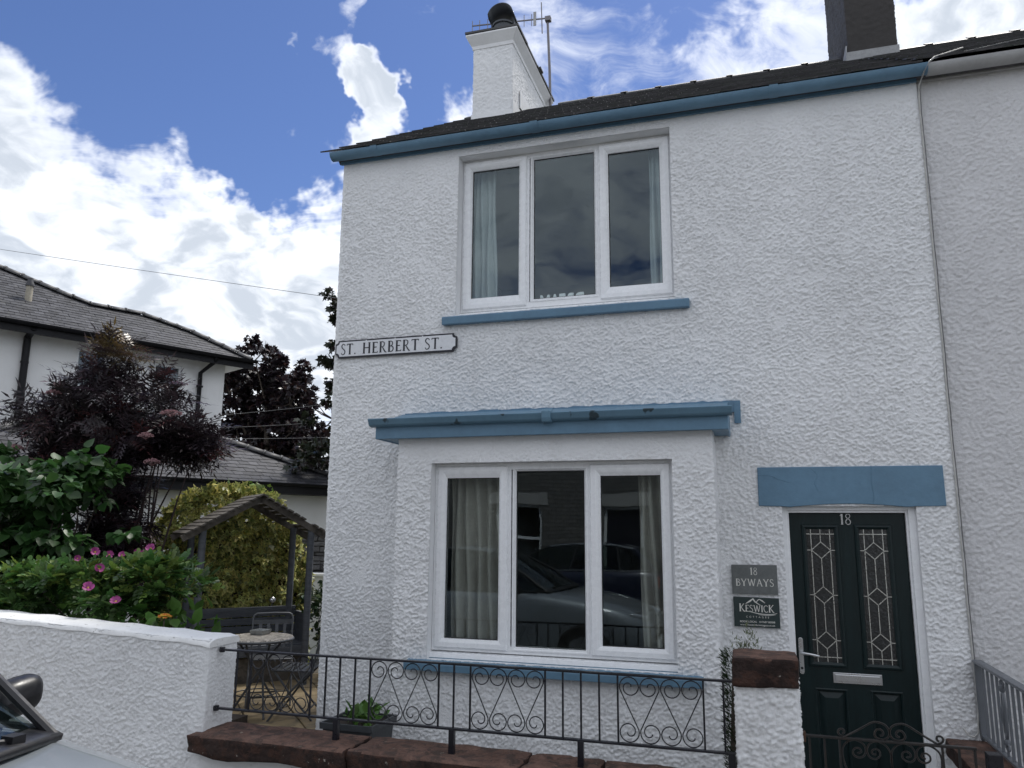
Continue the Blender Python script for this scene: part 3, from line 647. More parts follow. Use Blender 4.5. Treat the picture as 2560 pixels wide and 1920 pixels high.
# walls around the window openings, inside
for (x0, x1, z0, z1, yy, X0, X1, Z0, Z1) in ((UW[0], UW[1], UW[2], UW[3], .215, XL + .25, -.15, 2.75, 5.0), (BW[0], BW[1], BW[2], BW[3], BY + .215, BX0 + .02, BX1 - .02, -.1, 2.43)):
    for (a, b, c, d) in ((X0, x0 - .0, Z0, Z1), (x1, X1, Z0, Z1), (x0, x1, Z0, z0), (x0, x1, z1, Z1)):
        rm.add([(a, yy, c), (b, yy, c), (b, yy, d), (a, yy, d)], [(3, 2, 1, 0)])
rm.build('room_lining', m_room, cot)
bs = MB(); bs.box(UW[0], UW[1], 0.165, 0.42, 3.50, 3.53); bs.box(BW[0], BW[1], BY + .16, BY + .30, .745, .775); bs.build('inner_sill', m_upvc, cot)
def curtain(x0, x1, z0, z1, y, folds, mat, label, gather=0.0, lean=0.0, amp=.042, seed=0):
    rs = random.Random(seed); n = folds * 10; nz = 14; rows = []; ph = [rs.uniform(-.5, .5) for _ in range(n + 1)]
    for j in range(nz + 1):
        t = j / nz; z = z1 + (z0 - z1) * t; row = []
        for i in range(n + 1):
            s = i / n; wdt = (x1 - x0) * (1 - gather * t); x = x0 + wdt * s + lean * t + .006 * math.sin(7 * t + s * 9)
            row.append((x, y + (amp * (0.7 + .4 * t)) * math.sin(s * folds * 2 * math.pi + ph[0] + .6 * math.sin(3 * s + 2 * t)) + .01 * math.sin(11 * s + 4 * t), z))
        rows.append(row)
    me = MB().grid(rows).mesh('curtain'); smooth(me); o = link('curtain', me, mat); tag(o, label, 'curtain', 'curtains in the cottage windows')
    so = o.modifiers.new('thick', 'SOLIDIFY'); so.thickness = 0.004
    return o
curtain(-2.36, -1.93, 0.80, 2.19, BY + .27, 5, m_curtL, 'sage curtain drawn to the window side away from the door, lower bay window', -0.06, 0.02, seed=1)
curtain(-0.86, -0.60, 0.80, 2.19, BY + .27, 4, m_curtL, 'narrow sage curtain on the door side of the lower bay window', -0.15, 0.02, seed=2)
curtain(-2.36, -2.14, 3.55, 4.95, .27, 4, m_curtU, 'pale curtain at the street-sign side of the upper window', -0.12, 0.0, .022, seed=3)
curtain(-0.76, -0.60, 3.55, 4.95, .27, 3, m_curtU, 'narrow pale curtain beside the casement handle in the upper window', 0.0, 0.0, .022, seed=4)

# ------------------------------------------------------------------ lettering
def catmull(P, n=6):
    out = []
    for i in range(len(P) - 1):
        p0, p1, p2, p3 = P[max(i - 1, 0)], P[i], P[i + 1], P[min(i + 2, len(P) - 1)]
        for k in range(n):
            t = k / n; out.append(tuple(0.5 * ((2 * p1[d]) + (-p0[d] + p2[d]) * t + (2 * p0[d] - 5 * p1[d] + 4 * p2[d] - p3[d]) * t * t + (-p0[d] + 3 * p1[d] - 3 * p2[d] + p3[d]) * t ** 3) for d in range(len(p1))))
    out.append(tuple(P[-1])); return out
TK, TN = 0.155, 0.082
# strokes: ('l', x0, y0, x1, y1, width) or ('c', [points], width at middle); serifs added by ('s', x, y, halfwidth)
def stem(x, w=TK, lo=0, hi=1): return [('l', x, lo, x, hi, w), ('s', x, lo + .02, .11), ('s', x, hi - .02, .11)]
GLY = {
 'T': (.72, stem(.36) + [('l', .04, .96, .68, .96, .07), ('l', .045, .97, .035, .84, .05), ('l', .675, .97, .685, .84, .05)]),
 'H': (.80, stem(.14) + stem(.66) + [('l', .14, .52, .66, .52, TN)]),
 'E': (.56, stem(.14) + [('l', .14, .965, .50, .965, .07), ('l', .14, .52, .44, .52, TN), ('l', .14, .035, .54, .035, .07), ('l', .50, .99, .50, .86, .045), ('l', .535, .01, .545, .15, .045)]),
 'R': (.70, stem(.14) + [('c', [(.14, .965), (.32, .97), (.46, .90), (.50, .74), (.44, .58), (.30, .50), (.16, .49)], .085), ('c', [(.30, .50), (.46, .24), (.60, .04), (.72, .0)], .11)]),
 'B': (.60, stem(.14) + [('c', [(.14, .965), (.30, .97), (.42, .90), (.45, .76), (.40, .60), (.28, .53), (.14, .525)], .085), ('c', [(.16, .525), (.34, .52), (.49, .43), (.53, .27), (.46, .09), (.32, .03), (.14, .035)], .095)]),
 'S': (.52, [('c', [(.43, .82), (.40, .93), (.28, .985), (.15, .94), (.08, .80), (.13, .65), (.26, .53), (.40, .41), (.46, .25), (.39, .08), (.24, .015), (.11, .06), (.05, .19)], .10)]),
 '.': (.22, [('l', .10, 0, .10, .12, .12)]),
 '1': (.40, stem(.20) + [('c', [(.20, .97), (.12, .88), (.03, .83)], .06)]),
 '8': (.56, [('c', [(.28, .985), (.41, .95), (.46, .79), (.38, .64), (.28, .56), (.16, .46), (.07, .28), (.14, .06), (.28, .015), (.42, .06), (.49, .26), (.40, .45), (.28, .55), (.16, .65), (.10, .79), (.16, .94), (.285, .985)], .085)]),
 'Y': (.72, [('l', .36, 0, .36, .48, TK), ('s', .36, .02, .11), ('l', .36, .46, .08, .97, .11), ('l', .36, .46, .62, .97, TN), ('s', .08, .98, .10), ('s', .62, .98, .09)]),
 'W': (1.04, [('l', .10, .98, .32, .02, .11), ('l', .32, .02, .52, .98, TN), ('l', .50, .98, .74, .02, .11), ('l', .74, .02, .94, .98, TN), ('s', .10, .98, .10), ('s', .94, .98, .09)]),
 'A': (.76, [('l', .10, .02, .37, .99, TN), ('l', .36, .99, .66, .02, .12), ('l', .20, .36, .54, .36, .055), ('s', .10, .02, .09), ('s', .66, .02, .11)]),
 'K': (.70, stem(.14) + [('l', .18, .46, .58, .97, TN), ('c', [(.26, .55), (.42, .30), (.58, .06), (.72, .0)], .11), ('s', .58, .98, .09)]),
 'I': (.28, stem(.14)),
 'C': (.68, [('c', [(.60, .80), (.56, .92), (.40, .985), (.22, .92), (.10, .72), (.08, .48), (.14, .24), (.28, .06), (.44, .015), (.58, .07), (.64, .20)], .10)]),
 'D': (.74, stem(.14) + [('c', [(.14, .965), (.38, .96), (.58, .80), (.64, .5), (.58, .2), (.38, .04), (.14, .035)], .10)]),
 ' ': (.34, []),
}
def letters(text, h, spacing=0.10, scale=None):
    """list of flat stroke polygons in a plane (x right, y up), plus the total width"""
    out = []; x = 0
    for i, ch in enumerate(text):
        k = h * (scale[i] if scale else 1.0); wd, st = GLY[ch]
        for s in st:
            if s[0] == 'l': pts = [(s[1], s[2]), (s[3], s[4])]; ws = [s[5], s[5]]
            elif s[0] == 's': pts = [(s[1] - s[3], s[2]), (s[1] + s[3], s[2])]; ws = [.045, .045]
            else:
                pts = catmull(s[1], 5); n = len(pts) - 1; ws = [s[2] * (0.55 + 0.45 * math.sin(math.pi * j / n)) for j in range(n + 1)]
            L, R = [], []
            for j, p in enumerate(pts):
                a = pts[max(j - 1, 0)]; b = pts[min(j + 1, len(pts) - 1)]; dx, dyy = b[0] - a[0], b[1] - a[1]; l = math.hypot(dx, dyy) or 1
                nx, ny = -dyy / l * ws[j] / 2, dx / l * ws[j] / 2
                L.append((x + (p[0] + nx) * k, (p[1] + ny) * k)); R.append((x + (p[0] - nx) * k, (p[1] - ny) * k))
            out.append((L, R))
        x += (wd + spacing) * k
    return out, x - spacing * h
def put_letters(m, text, h, org, ux, uz, nrm, depth=0.002, spacing=0.10, width=None, center=False, scale=None):
    st, wd = letters(text, h, spacing, scale); kx = (width / wd) if width else 1.0; org, ux, uz, nrm = Vector(org), Vector(ux), Vector(uz), Vector(nrm)
    if center: org = org - ux * (wd * kx / 2)
    for i, (L, R) in enumerate(st):
        e = nrm * (depth + 0.00015 * (i % 7)); n = len(L)
        pl = [org + ux * (a * kx) + uz * b for a, b in L]; pr_ = [org + ux * (a * kx) + uz * b for a, b in R]
        vs = pl + pr_ + [p + e for p in pl] + [p + e for p in pr_]; fs = []
        for j in range(n - 1): fs += [(2 * n + j, 3 * n + j, 3 * n + j + 1, 2 * n + j + 1), (j, 2 * n + j, 2 * n + j + 1, j + 1), (n + j, n + j + 1, 3 * n + j + 1, 3 * n + j)]
        fs += [(0, n, 3 * n, 2 * n), (n - 1, 3 * n - 1, 4 * n - 1, 2 * n - 1)]
        m.add(vs, fs)
def sans(name, text, h, org, width, parent, mat, nrm_depth=0.0012, bold=0.0, rot=None):
    cu = bpy.data.curves.new(name, 'FONT'); cu.body = text; cu.size = 1.0; cu.extrude = 0.02; cu.offset = bold
    o = bpy.data.objects.new(name, cu); COL.objects.link(o); bpy.context.view_layer.update()
    me = bpy.data.meshes.new_from_object(o.evaluated_get(bpy.context.evaluated_depsgraph_get())); bpy.data.objects.remove(o)
    co = np.zeros(len(me.vertices) * 3, np.float32); me.vertices.foreach_get('co', co); co = co.reshape(-1, 3)
    mn, mx = co.min(0), co.max(0); sx = width / (mx[0] - mn[0]); sy = h / 0.73
    out = np.stack([org[0] + (co[:, 0] - mn[0]) * sx, org[1] - (co[:, 2] + .02) * nrm_depth / .04, org[2] + co[:, 1] * sy], -1)
    if rot is not None: out = np.array([list(rot @ Vector(p)) for p in out], np.float32)
    me.vertices.foreach_set('co', out.astype(np.float32).ravel()); me.update(); me.name = name
    return link(name, me, mat, parent)

# street sign
sg = thing('street_sign', (-2.95, -0.02, 3.26), 'white street name plate with black border reading ST. HERBERT ST.', 'sign')
def notched(x0, x1, z0, z1, c, y):
    o = []
    for (cx_, cz_, sx, sz) in ((x0, z0, 1, 1), (x1, z0, -1, 1), (x1, z1, -1, -1), (x0, z1, 1, -1)):
        arc = [(cx_ + sx * c * math.cos(a), y, cz_ + sz * c * math.sin(a)) for a in [math.pi / 2 * k / 4 for k in range(5)]]
        a1 = arc[::-1] if (sx * sz > 0) else arc
        o += a1
    return o
sx0, sx1, sz0, sz1 = -3.534, -2.374, 3.183, 3.342
MB().prism(notched(sx0, sx1, sz0, sz1, .030, -0.030), (0, .018, 0)).build('border', m_signblack, sg)
MB().prism(notched(sx0 + .0125, sx1 - .0125, sz0 + .0135, sz1 - .0135, .031, -0.0325), (0, .0035, 0)).build('plate', m_signwhite, sg)
for wd_, lx_, lw_ in (('ST.', -3.476, .150), ('HERBERT', -3.262, .540), ('ST.', -2.668, .165)):
    m = MB(); put_letters(m, wd_, 0.098, (lx_, -0.0325, 3.212), (1, 0, 0.003), (0, 0, 1), (0, -1, 0), 0.002, .13, width=lw_); m.build('lettering', m_signblack, sg)
for (x, z) in ((-3.50, 3.26), (-3.23, 3.33), (-2.95, 3.33), (-2.69, 3.33), (-2.42, 3.315), (-2.42, 3.21), (-3.2, 3.2), (-2.95, 3.2), (-2.69, 3.2)):
    MB().lathe((x, -.0325, z), [(.006, 0), (.006, -.002), (.002, -.003)], 8, 'y').build('screw', m_signwhite, sg)
# door number, plaques
m = MB(); put_letters(m, '18', 0.075, (0.596, dy, 1.752), (1, 0, 0), (0, 0, 1), (0, -1, 0), 0.006, .06, center=True); m.build('door_number', m_chrome, door)
pq = thing('house_name_plaque', (-0.046, -0.02, 1.36), 'grey slate plaque engraved 18 BYWAYS beside the door', 'plaque')
MB().obox((-0.046, -0.018, 1.36), (.157, 0, .001), (0, .007, 0), (0, 0, .102)).build('plate', m_slateplq, pq, bev=0.002)
m = MB(); put_letters(m, '18', 0.050, (-0.05, -0.025, 1.392), (1, 0, 0), (0, 0, 1), (0, -1, 0), 0.001, .06, center=True); m.build('lettering', m_letter, pq); m = MB(); put_letters(m, 'BYWAYS', 0.050, (-0.046, -0.025, 1.313), (1, 0, 0), (0, 0, 1), (0, -1, 0), 0.001, .06, width=.262, center=True); m.build('lettering', m_letter, pq)
for x in (-.185, .092): MB().lathe((x, -.025, 1.358), [(.004, 0), (.004, -.002), (.001, -.003)], 8, 'y').build('screw', m_slateplq, pq)
kq = thing('letting_plaque', (-0.042, -0.02, 1.132), 'dark green plaque with white mountain emblem and telephone number below the slate plaque', 'plaque')
MB().obox((-0.042, -0.018, 1.132), (.156, 0, -.002), (0, .006, 0), (0, 0, .103)).build('plate', m_greenplq, kq, bev=0.002)
yk = -0.0242
m = MB(); put_letters(m, 'KESWICK', 0.046, (-0.042, yk, 1.135), (1, 0, -.008), (0, 0, 1), (0, -1, 0), 0.0009, .05, width=.238, center=True, scale=[1.18, 1, 1, 1, 1, 1, 1.12]); m.build('lettering', m_letter, kq)
def ribbon(m, pts, ws, y, d=0.0009):
    n = len(pts); L, R = [], []
    for j, p in enumerate(pts):
        a = pts[max(j - 1, 0)]; b = pts[min(j + 1, n - 1)]; dx, dz = b[0] - a[0], b[1] - a[1]; l = math.hypot(dx, dz); nx, nz = -dz / l * ws[j] / 2, dx / l * ws[j] / 2
        L.append((p[0] + nx, y, p[1] + nz)); R.append((p[0] - nx, y, p[1] - nz))
    m.prism(R + L[::-1], (0, -d, 0))
m = MB()
ribbon(m, [(-.115, 1.190), (-.085, 1.208), (-.062, 1.226)], [.003, .012, .006], yk); ribbon(m, [(-.066, 1.228), (-.05, 1.205), (-.025, 1.188), (-.012, 1.183)], [.010, .009, .005, .002], yk - .0003)
ribbon(m, [(-.042, 1.203), (-.025, 1.221), (-.016, 1.222)], [.004, .006, .005], yk - .0006); ribbon(m, [(-.02, 1.223), (0, 1.212), (.018, 1.198)], [.006, .009, .003], yk - .0009)
ribbon(m, catmull([(-.135, 1.140), (-.09, 1.136), (-.03, 1.124), (.03, 1.120), (.075, 1.124), (.10, 1.131)], 5), [.002 + .003 * math.sin(math.pi * k / 25) for k in range(26)], yk); ribbon(m, catmull([(-.03, 1.117), (.02, 1.113), (.06, 1.115), (.085, 1.120)], 5), [.002 + .001 * math.sin(math.pi * k / 15) for k in range(16)], yk)
m.build('emblem', m_letter, kq)
sans('small_lettering', 'C  O  T  T  A  G  E  S', .0125, (-.115, yk, 1.094), .155, kq, m_letter)
sans('telephone_lettering', 'BOOK LOCAL   017687 80088', .0125, (-.158, yk, 1.0615), .238, kq, m_letter, bold=.012)
sans('web_lettering', 'www.keswickcottages.co.uk', .0125, (-.158, yk, 1.0395), .238, kq, m_letter, bold=.006)
for x in (-.187, .100): MB().lathe((x, -.024, 1.132), [(.004, 0), (.004, -.002), (.001, -.003)], 8, 'y').build('screw', m_signblack, kq)
# word ornament on the upper window sill, facing into the room
Rm = Matrix.Translation((-1.52, 0.19, 3.53)) @ Matrix.Rotation(math.pi, 4, 'Z')
wo = sans('word_ornament', 'DREAM', .155, (-0.20, 0, 0), .38, None, m_upvc, .02, .03, Rm); tag(wo, 'white wooden word DREAM seen from behind on the upper window sill', 'ornament')

# ------------------------------------------------------------------ cables and aerial
cb = MB(); rs = random.Random(7)
pth = [(XR + .33, -0.03, 5.26), (XR + .12, -0.10, 5.18), (XR + .07, -0.155, 5.12), (XR + .035, -0.13, 5.06), (XR + .012, -.03, 5.0)] + [(XR + .006 + rs.uniform(-.003, .003), -.014 - rs.uniform(0, .004), z) for z in np.linspace(4.85, 0.98, 22)] + [(XR + .012, -.02, .6), (XR - .002, -.02, .43), (XR - .03, -.03, .405), (XR - .06, -.03, .41), (XR - .085, -.012, .45)]
cb.tube(pth, 0.0048, 6); tag(cb.build('wall_cable', m_cable, None, sm=60), 'pale cable running down the joint between the two cottages', 'cable')
cb = MB(); pth = [(XR + 1.3, -.02, 5.26), (XR + .7, -.06, 5.24), (XR + .4, -0.05, 5.22), (XR + .11, -0.11, 5.16), (XR + .06, -0.16, 5.10), (XR + .02, -.12, 5.03), (XR + .018, -.03, 4.97)] + [(XR + .020 + rs.uniform(-.003, .003), -.004, z) for z in np.linspace(4.8, .45, 22)]
cb.tube(pth, 0.0034, 6); tag(cb.build('dark_wall_cable', m_cabled, None, sm=60), 'thin dark cable looping over the white gutter and down the wall joint', 'cable')
AX, AYp = -2.645, 4.12
ae = thing('television_aerial', (AX, AYp, 7.7), 'television aerial on a mast behind the white chimney', 'aerial')
MB().tube([(AX + .03, AYp, 7.55), (AX + .012, AYp, 8.4), (AX - .02, AYp, 9.26)], [.020, .020, .018], 8).build('mast', m_mast, ae)
b0, b1 = Vector((AX - .02, AYp - .03, 9.215)), Vector((AX - 1.20, AYp - .05, 9.315))
MB().bar(b0 + Vector((.06, 0, 0)), b1, .016, .016).build('boom', m_mast, ae)
MB().box(AX - .05, AX + .035, AYp - .045, AYp + .03, 9.18, 9.25).build('clamp', m_mast, ae)
for t, hl in ((1.0, .085), (.9, .085), (.79, .09), (.42, .09), (.30, .095), (.2, .1)):
    p = b0.lerp(b1, t); MB().bar(p - Vector((0, 0, hl)), p + Vector((0, 0, hl)), .009, .009).build('element', m_mast, ae)
p = b0.lerp(b1, .155); MB().box(p.x - .022, p.x + .022, p.y - .02, p.y - .012, p.z - .11, p.z + .12).build('dipole', m_whitegut, ae)
p = b0.lerp(b1, .065); MB().bar(p - Vector((-.004, 0, .24)), p + Vector((-.01, 0, .28)), .012, .014).build('reflector', m_mast, ae)

# ================================================================== neighbouring cottage
nb = thing('neighbour_cottage', (3.5, 0.05, -0.1), 'adjoining greyer roughcast cottage with grey gutter and dark chimney', 'house')
rough_path('wall', [(XR, 0.045), (6.2, 0.045)], -0.12, 5.13, m_white2, nb, step=0.009, amp=0.0095, seed=2.2, holes=[(1.7, 4.9, -.12, 5.2)])
MB().box(XR + 1.68, 6.2, 0.047, .3, -.12, 5.2).build('plain_wall', m_white2, nb)
MB().box(XR + .005, 6.2, .31, GL, -.12, 5.1).build('rear_wall', m_white2, nb)
rf = MB(); rf.prism([(XR + .001, EY + .04, EZ + .0), (XR + .001, RY, RZ - .02), (XR + .001, GL + .1, EZ - .02), (XR + .001, GL + .1, EZ - .09), (XR + .001, RY, RZ - .11), (XR + .001, EY + .1, EZ - .06)], (5, 0, 0)); nroof = rf.build('roof', m_slate, nb)
slate_field(nroof, (0, EY + .0, EZ + .01), (1, 0, 0), (0, RY - EY, RZ - EZ), (0, -(RZ - EZ), RY - EY), XR + .02, 6.2, Ls - .08, 0.24, 0.19, lambda u, v: XR + .1 < u < 6.1, m_slate, 150, prio=camd, thick=0.012, seed=5)
for i in range(11):
    x = XR + .0 + i * .44; x1 = x + .45; z = RZ + .03
    if i in (0, ): continue
    m = MB(); m.prism([(x, RY - .15, z - .085), (x, RY - .02, z + .005), (x, RY + .02, z + .005), (x, RY + .15, z - .085), (x, RY + .15, z - .06), (x, RY + .02, z + .028), (x, RY - .02, z + .028), (x, RY - .15, z - .06)], (x1 - x, 0, 0)); m.prism([(x1 - .07, RY - .16, z - .05), (x1 - .07, RY - .022, z + .040), (x1 - .07, RY + .022, z + .040), (x1 - .07, RY + .16, z - .05), (x1 - .07, RY, z - .02)], (.075, 0, 0)); m.build('ridge_tile', m_slate, nroof)
ng = half_round(XR + .065, 6.2, -0.062, 5.125, 0.066).build('gutter', m_whitegut, nb, sm=40)
for x in (2.02, 3.9): half_round(x - .025, x + .03, -0.062, 5.13, 0.074).build('gutter_bracket', m_whitegut, ng, sm=40)
MB().box(XR + .01, 6.2, 0.01, .04, 5.06, 5.2).build('eaves_board', m_whitegut, nb)
DX0, DX1 = 1.19, 1.69
dch = rough_path('chimney', [(DX0, 2.5), (DX1, 2.5), (DX1, 4.2), (DX0, 4.2)], 6.55, 9.3, m_dark_rc, nb, closed=True, step=0.02, amp=0.008, seed=.9)
flare(9.25, 9.45, .0, .09, DX0, DX1, 2.5, 4.2).build('chimney_crown', m_dark_rc, dch)
MB().lathe((1.44, 2.85, 9.4), [(.14, 0), (.13, .05), (.12, .4), (.14, .42), (.14, .46), (.11, .46)], 18).build('chimney_pot', m_ridge, dch, sm=40)
MB().lathe((1.44, 3.75, 9.4), [(.14, 0), (.13, .05), (.12, .4), (.14, .42), (.14, .46), (.11, .46)], 18).build('chimney_pot', m_ridge, dch, sm=40)
f_ = MB(); f_.box(DX0 - .012, DX1 + .012, 2.478, 2.490, 6.70, 6.90); f_.box(DX0 - .022, DX0 - .010, 2.48, 2.85, 6.74, 6.98); f_.build('flashing', m_lead, dch)
# ================================================================== front boundary
FYR = -1.40
# tall garden wall
gw = thing('garden_wall', (-5.5, -1.35, -0.1), 'tall white roughcast garden wall below the rose bush', 'wall')
wtop = lambda x, y: 0.972 + 0.041 * max(0.0, (-3.5 - x)) - 0.012
rough_path('wall_face', [(-8.6, -1.5), (-3.5, -1.5), (-3.5, -1.2), (-8.6, -1.2)], -0.15, wtop, m_gwall, gw, step=0.009, amp=0.0100, seed=3.1, holes=[(5.6, 10.6, -.15, .6)], fade=lambda S, T: 0.55 + 0.45 * (np.abs(S - 5.25) > .25))
tp = MB(); rows = []; rs = random.Random(12); nx = 90
for j, (yy, dz) in enumerate(((-1.512, -.03), (-1.508, -.006), (-1.485, .006), (-1.44, .012), (-1.35, .014), (-1.26, .012), (-1.21, .006), (-1.192, -.006), (-1.188, -.03))):
    rows.append([(-8.6 + (5.1) * i / nx + (0.010 if i == nx else 0), yy + .004 * math.sin(i * 1.7 + j) + rs.uniform(-.002, .002), wtop(-8.6 + 5.1 * i / nx, 0) + dz - (0.012 if i == nx else 0) + .004 * math.sin(i * .9 + j * .5) + rs.uniform(-.002, .002)) for i in range(nx + 1)])
tp.grid(rows); e0 = [r[-1] for r in rows]; tp.add(e0, [tuple(range(len(e0)))[::-1]]); tp.build('wall_top', m_wtop, gw, sm=70)

# low wall with red sandstone coping
lw = thing('low_front_wall', (-1.8, -1.4, -0.1), 'low white wall topped with red sandstone slabs under the railing', 'wall')
rough_path('wall_face', [(-3.52, -1.50), (-0.20, -1.50), (-0.20, -1.26), (-3.52, -1.26)], -0.15, 0.30, m_gwall, lw, step=0.012, amp=0.006, seed=.4)
def stone(parent, x0, x1, y0, y1, z0, z1, seed, mats, name='coping_stone', nx=26, rough=0.017, slope=0.0, edge=0.024):
    """a weathered block: subdivided, edges worn round, faces uneven"""
    rs = np.random.RandomState(seed); bm = bmesh.new(); bmesh.ops.create_cube(bm, size=1.0)
    bmesh.ops.subdivide_edges(bm, edges=bm.edges[:], cuts=9, use_grid_fill=True)
    k = rs.uniform(0, 6.3, 12); cx_, cy_, cz_ = (x0 + x1) / 2, (y0 + y1) / 2, (z0 + z1) / 2; hx_, hy_, hz_ = (x1 - x0) / 2, (y1 - y0) / 2, (z1 - z0) / 2
    rad = min(edge, hz_ * .6)
    for v in bm.verts:
        p = np.array([v.co.x * 2 * hx_, v.co.y * 2 * hy_, v.co.z * 2 * hz_]); q = np.clip(p, -np.array([hx_, hy_, hz_]) + rad, np.array([hx_, hy_, hz_]) - rad); d = p - q; l = np.linalg.norm(d)
        if l > 1e-6: p = q + d / l * min(l, rad)
        wob = sum(math.sin(p[0] * f * 9 + k[i]) * math.sin(p[1] * f * 11 + k[i + 4]) * math.sin(p[2] * f * 14 + k[i + 8] + 1) / f for i, f in enumerate((1.0, 2.3, 4.1, 7.7)))
        p = p * (1 + 0.0) + (d / l if l > 1e-6 else np.zeros(3)) * rough * wob + rs.uniform(-1, 1, 3) * rough * .14
        v.co = (cx_ + p[0], cy_ + p[1], cz_ + p[2] + slope * p[0])
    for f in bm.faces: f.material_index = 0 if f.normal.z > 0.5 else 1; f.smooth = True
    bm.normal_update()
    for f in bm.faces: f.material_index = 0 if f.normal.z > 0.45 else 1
    me = bpy.data.meshes.new(name); bm.to_mesh(me); bm.free()
    return link(name, me, mats, parent)
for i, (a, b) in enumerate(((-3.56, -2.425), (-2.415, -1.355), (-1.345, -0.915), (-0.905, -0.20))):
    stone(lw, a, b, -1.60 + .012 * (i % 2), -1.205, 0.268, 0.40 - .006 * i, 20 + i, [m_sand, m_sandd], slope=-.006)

# gate pillar
gp = thing('gate_pillar', (0.0, -1.4, -0.1), 'white roughcast gate pillar with dark sandstone cap', 'pillar')
rough_path('shaft', [(-0.158, -1.475), (0.160, -1.475), (0.163, -1.19), (-0.158, -1.19)], -0.15, 0.93, m_gwall, gp, step=0.0085, amp=0.0145, seed=4.4, closed=True)
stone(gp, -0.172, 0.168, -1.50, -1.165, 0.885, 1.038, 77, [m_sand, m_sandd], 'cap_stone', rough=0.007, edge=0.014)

# railing
rl = thing('front_railing', (-1.8, FYR, 0.4), 'black wrought iron railing with heart scroll panels on the low sandstone-topped wall', 'railing')
RT, RB = 0.893, 0.523
MB().box(-3.475, -0.150, FYR - .016, FYR + .016, RT - .006, RT + .006).build('top_rail', m_iron, rl, bev=.002)
MB().box(-3.495, -0.175, FYR - .016, FYR + .016, RB - .006, RB + .006).build('bottom_rail', m_iron, rl, bev=.002)
for z, x in ((RT, -3.49), (RB, -3.505)): MB().lathe((x + .02, FYR, z), [(.018, -.016), (.02, 0), (.018, .016)], 8).build('rail_boss', m_iron, rl)
BARS = [-3.346, -3.239, -2.784, -2.679, -2.580, -2.473, -2.367, -1.903, -1.804, -1.698, -1.234, -1.128, -1.021, -0.915, -0.808, -0.334, -0.227]
for x in BARS: MB().box(x - .005, x + .005, FYR - .005, FYR + .005, RB + .004, RT - .004).build('baluster', m_iron, rl)
for x in (-2.588, -1.810, -1.024): MB().box(x - .017, x + .017, FYR - .017, FYR + .017, 0.30, RB - .002).build('post', m_iron, rl, bev=.002)
MB().box(-0.212, -0.176, FYR - .018, FYR + .018, 0.1, RB + .004).build('post', m_iron, rl, bev=.002)
def spiral(cx_, cz_, r0, r1, a0, turns, n=22):
    return [(cx_ + (r0 + (r1 - r0) * k / n) * math.cos(a0 + turns * 2 * math.pi * k / n), cz_ + (r0 + (r1 - r0) * k / n) * math.sin(a0 + turns * 2 * math.pi * k / n)) for k in range(n + 1)]
def scroll_s(x_in, x_out, zt, zb, flip):
    """one bar of the heart pattern: big curl outward at the waist end (x_in side), small curl back at the foot; (x right, z up), unflipped"""
    s = 1 if x_out < x_in else -1                     # curl direction
    w_ = abs(x_in - x_out); R = w_ * 0.5; h = zt - zb
    # top: hook over the outer side, then spiral inwards
    cx1, cz1 = x_in - s * R * 1.0, zt - R
    top = [(cx1 + s * R * math.cos(a), cz1 + R * math.sin(a)) for a in [math.radians(t) for t in range(-15, 181, 15)]]
    spi = spiral(cx1 - s * 0.0, cz1, R, R * .18, 0, 1.0)
    tail = [(cx1 + s * r_ * math.cos(math.radians(180) + t), cz1 - abs(0) + r_ * math.sin(math.radians(180) + t)) for r_, t in [(R * (1 - .78 * k / 20), 2 * math.pi * 0.95 * k / 20) for k in range(1, 21)]]
    tail = [(x + s * R * .0, z) for x, z in tail]
    up = (top + tail)[::-1]
    cx2, cz2 = x_out + s * R, zb + R
    bot = [(cx2 - s * R * math.cos(a), cz2 - R * math.sin(a)) for a in [math.radians(t) for t in range(-15, 181, 15)]]
    tail2 = [(cx2 - s * r_ * math.cos(math.radians(180) + t), cz2 - r_ * math.sin(math.radians(180) + t)) for r_, t in [(R * (1 - .78 * k / 20), 2 * math.pi * 0.95 * k / 20) for k in range(1, 21)]]
    return up + bot + tail2
def panel(x0, x1, flip):
    w4 = (x1 - x0 - .012) / 4; xs0 = x0 + .006; zt, zb = RT - .012, RB + .012
    for k in (0, 1):
        c = xs0 + w4 * (2 * k + 1)
        for s in (-1, 1):
            pts = scroll_s(c + s * .004, c + s * (w4 - .004), zt, zb, False)
            if flip: pts = [(x, zt + zb - z) for x, z in pts]
            MB().tube([(x, FYR, z) for x, z in pts], 0.0036, 5).build('scroll', m_iron, rl, sm=60)
panel(-3.239, -2.784, False); panel(-2.367, -1.903, False); panel(-1.698, -1.234, True); panel(-0.808, -0.334, True)

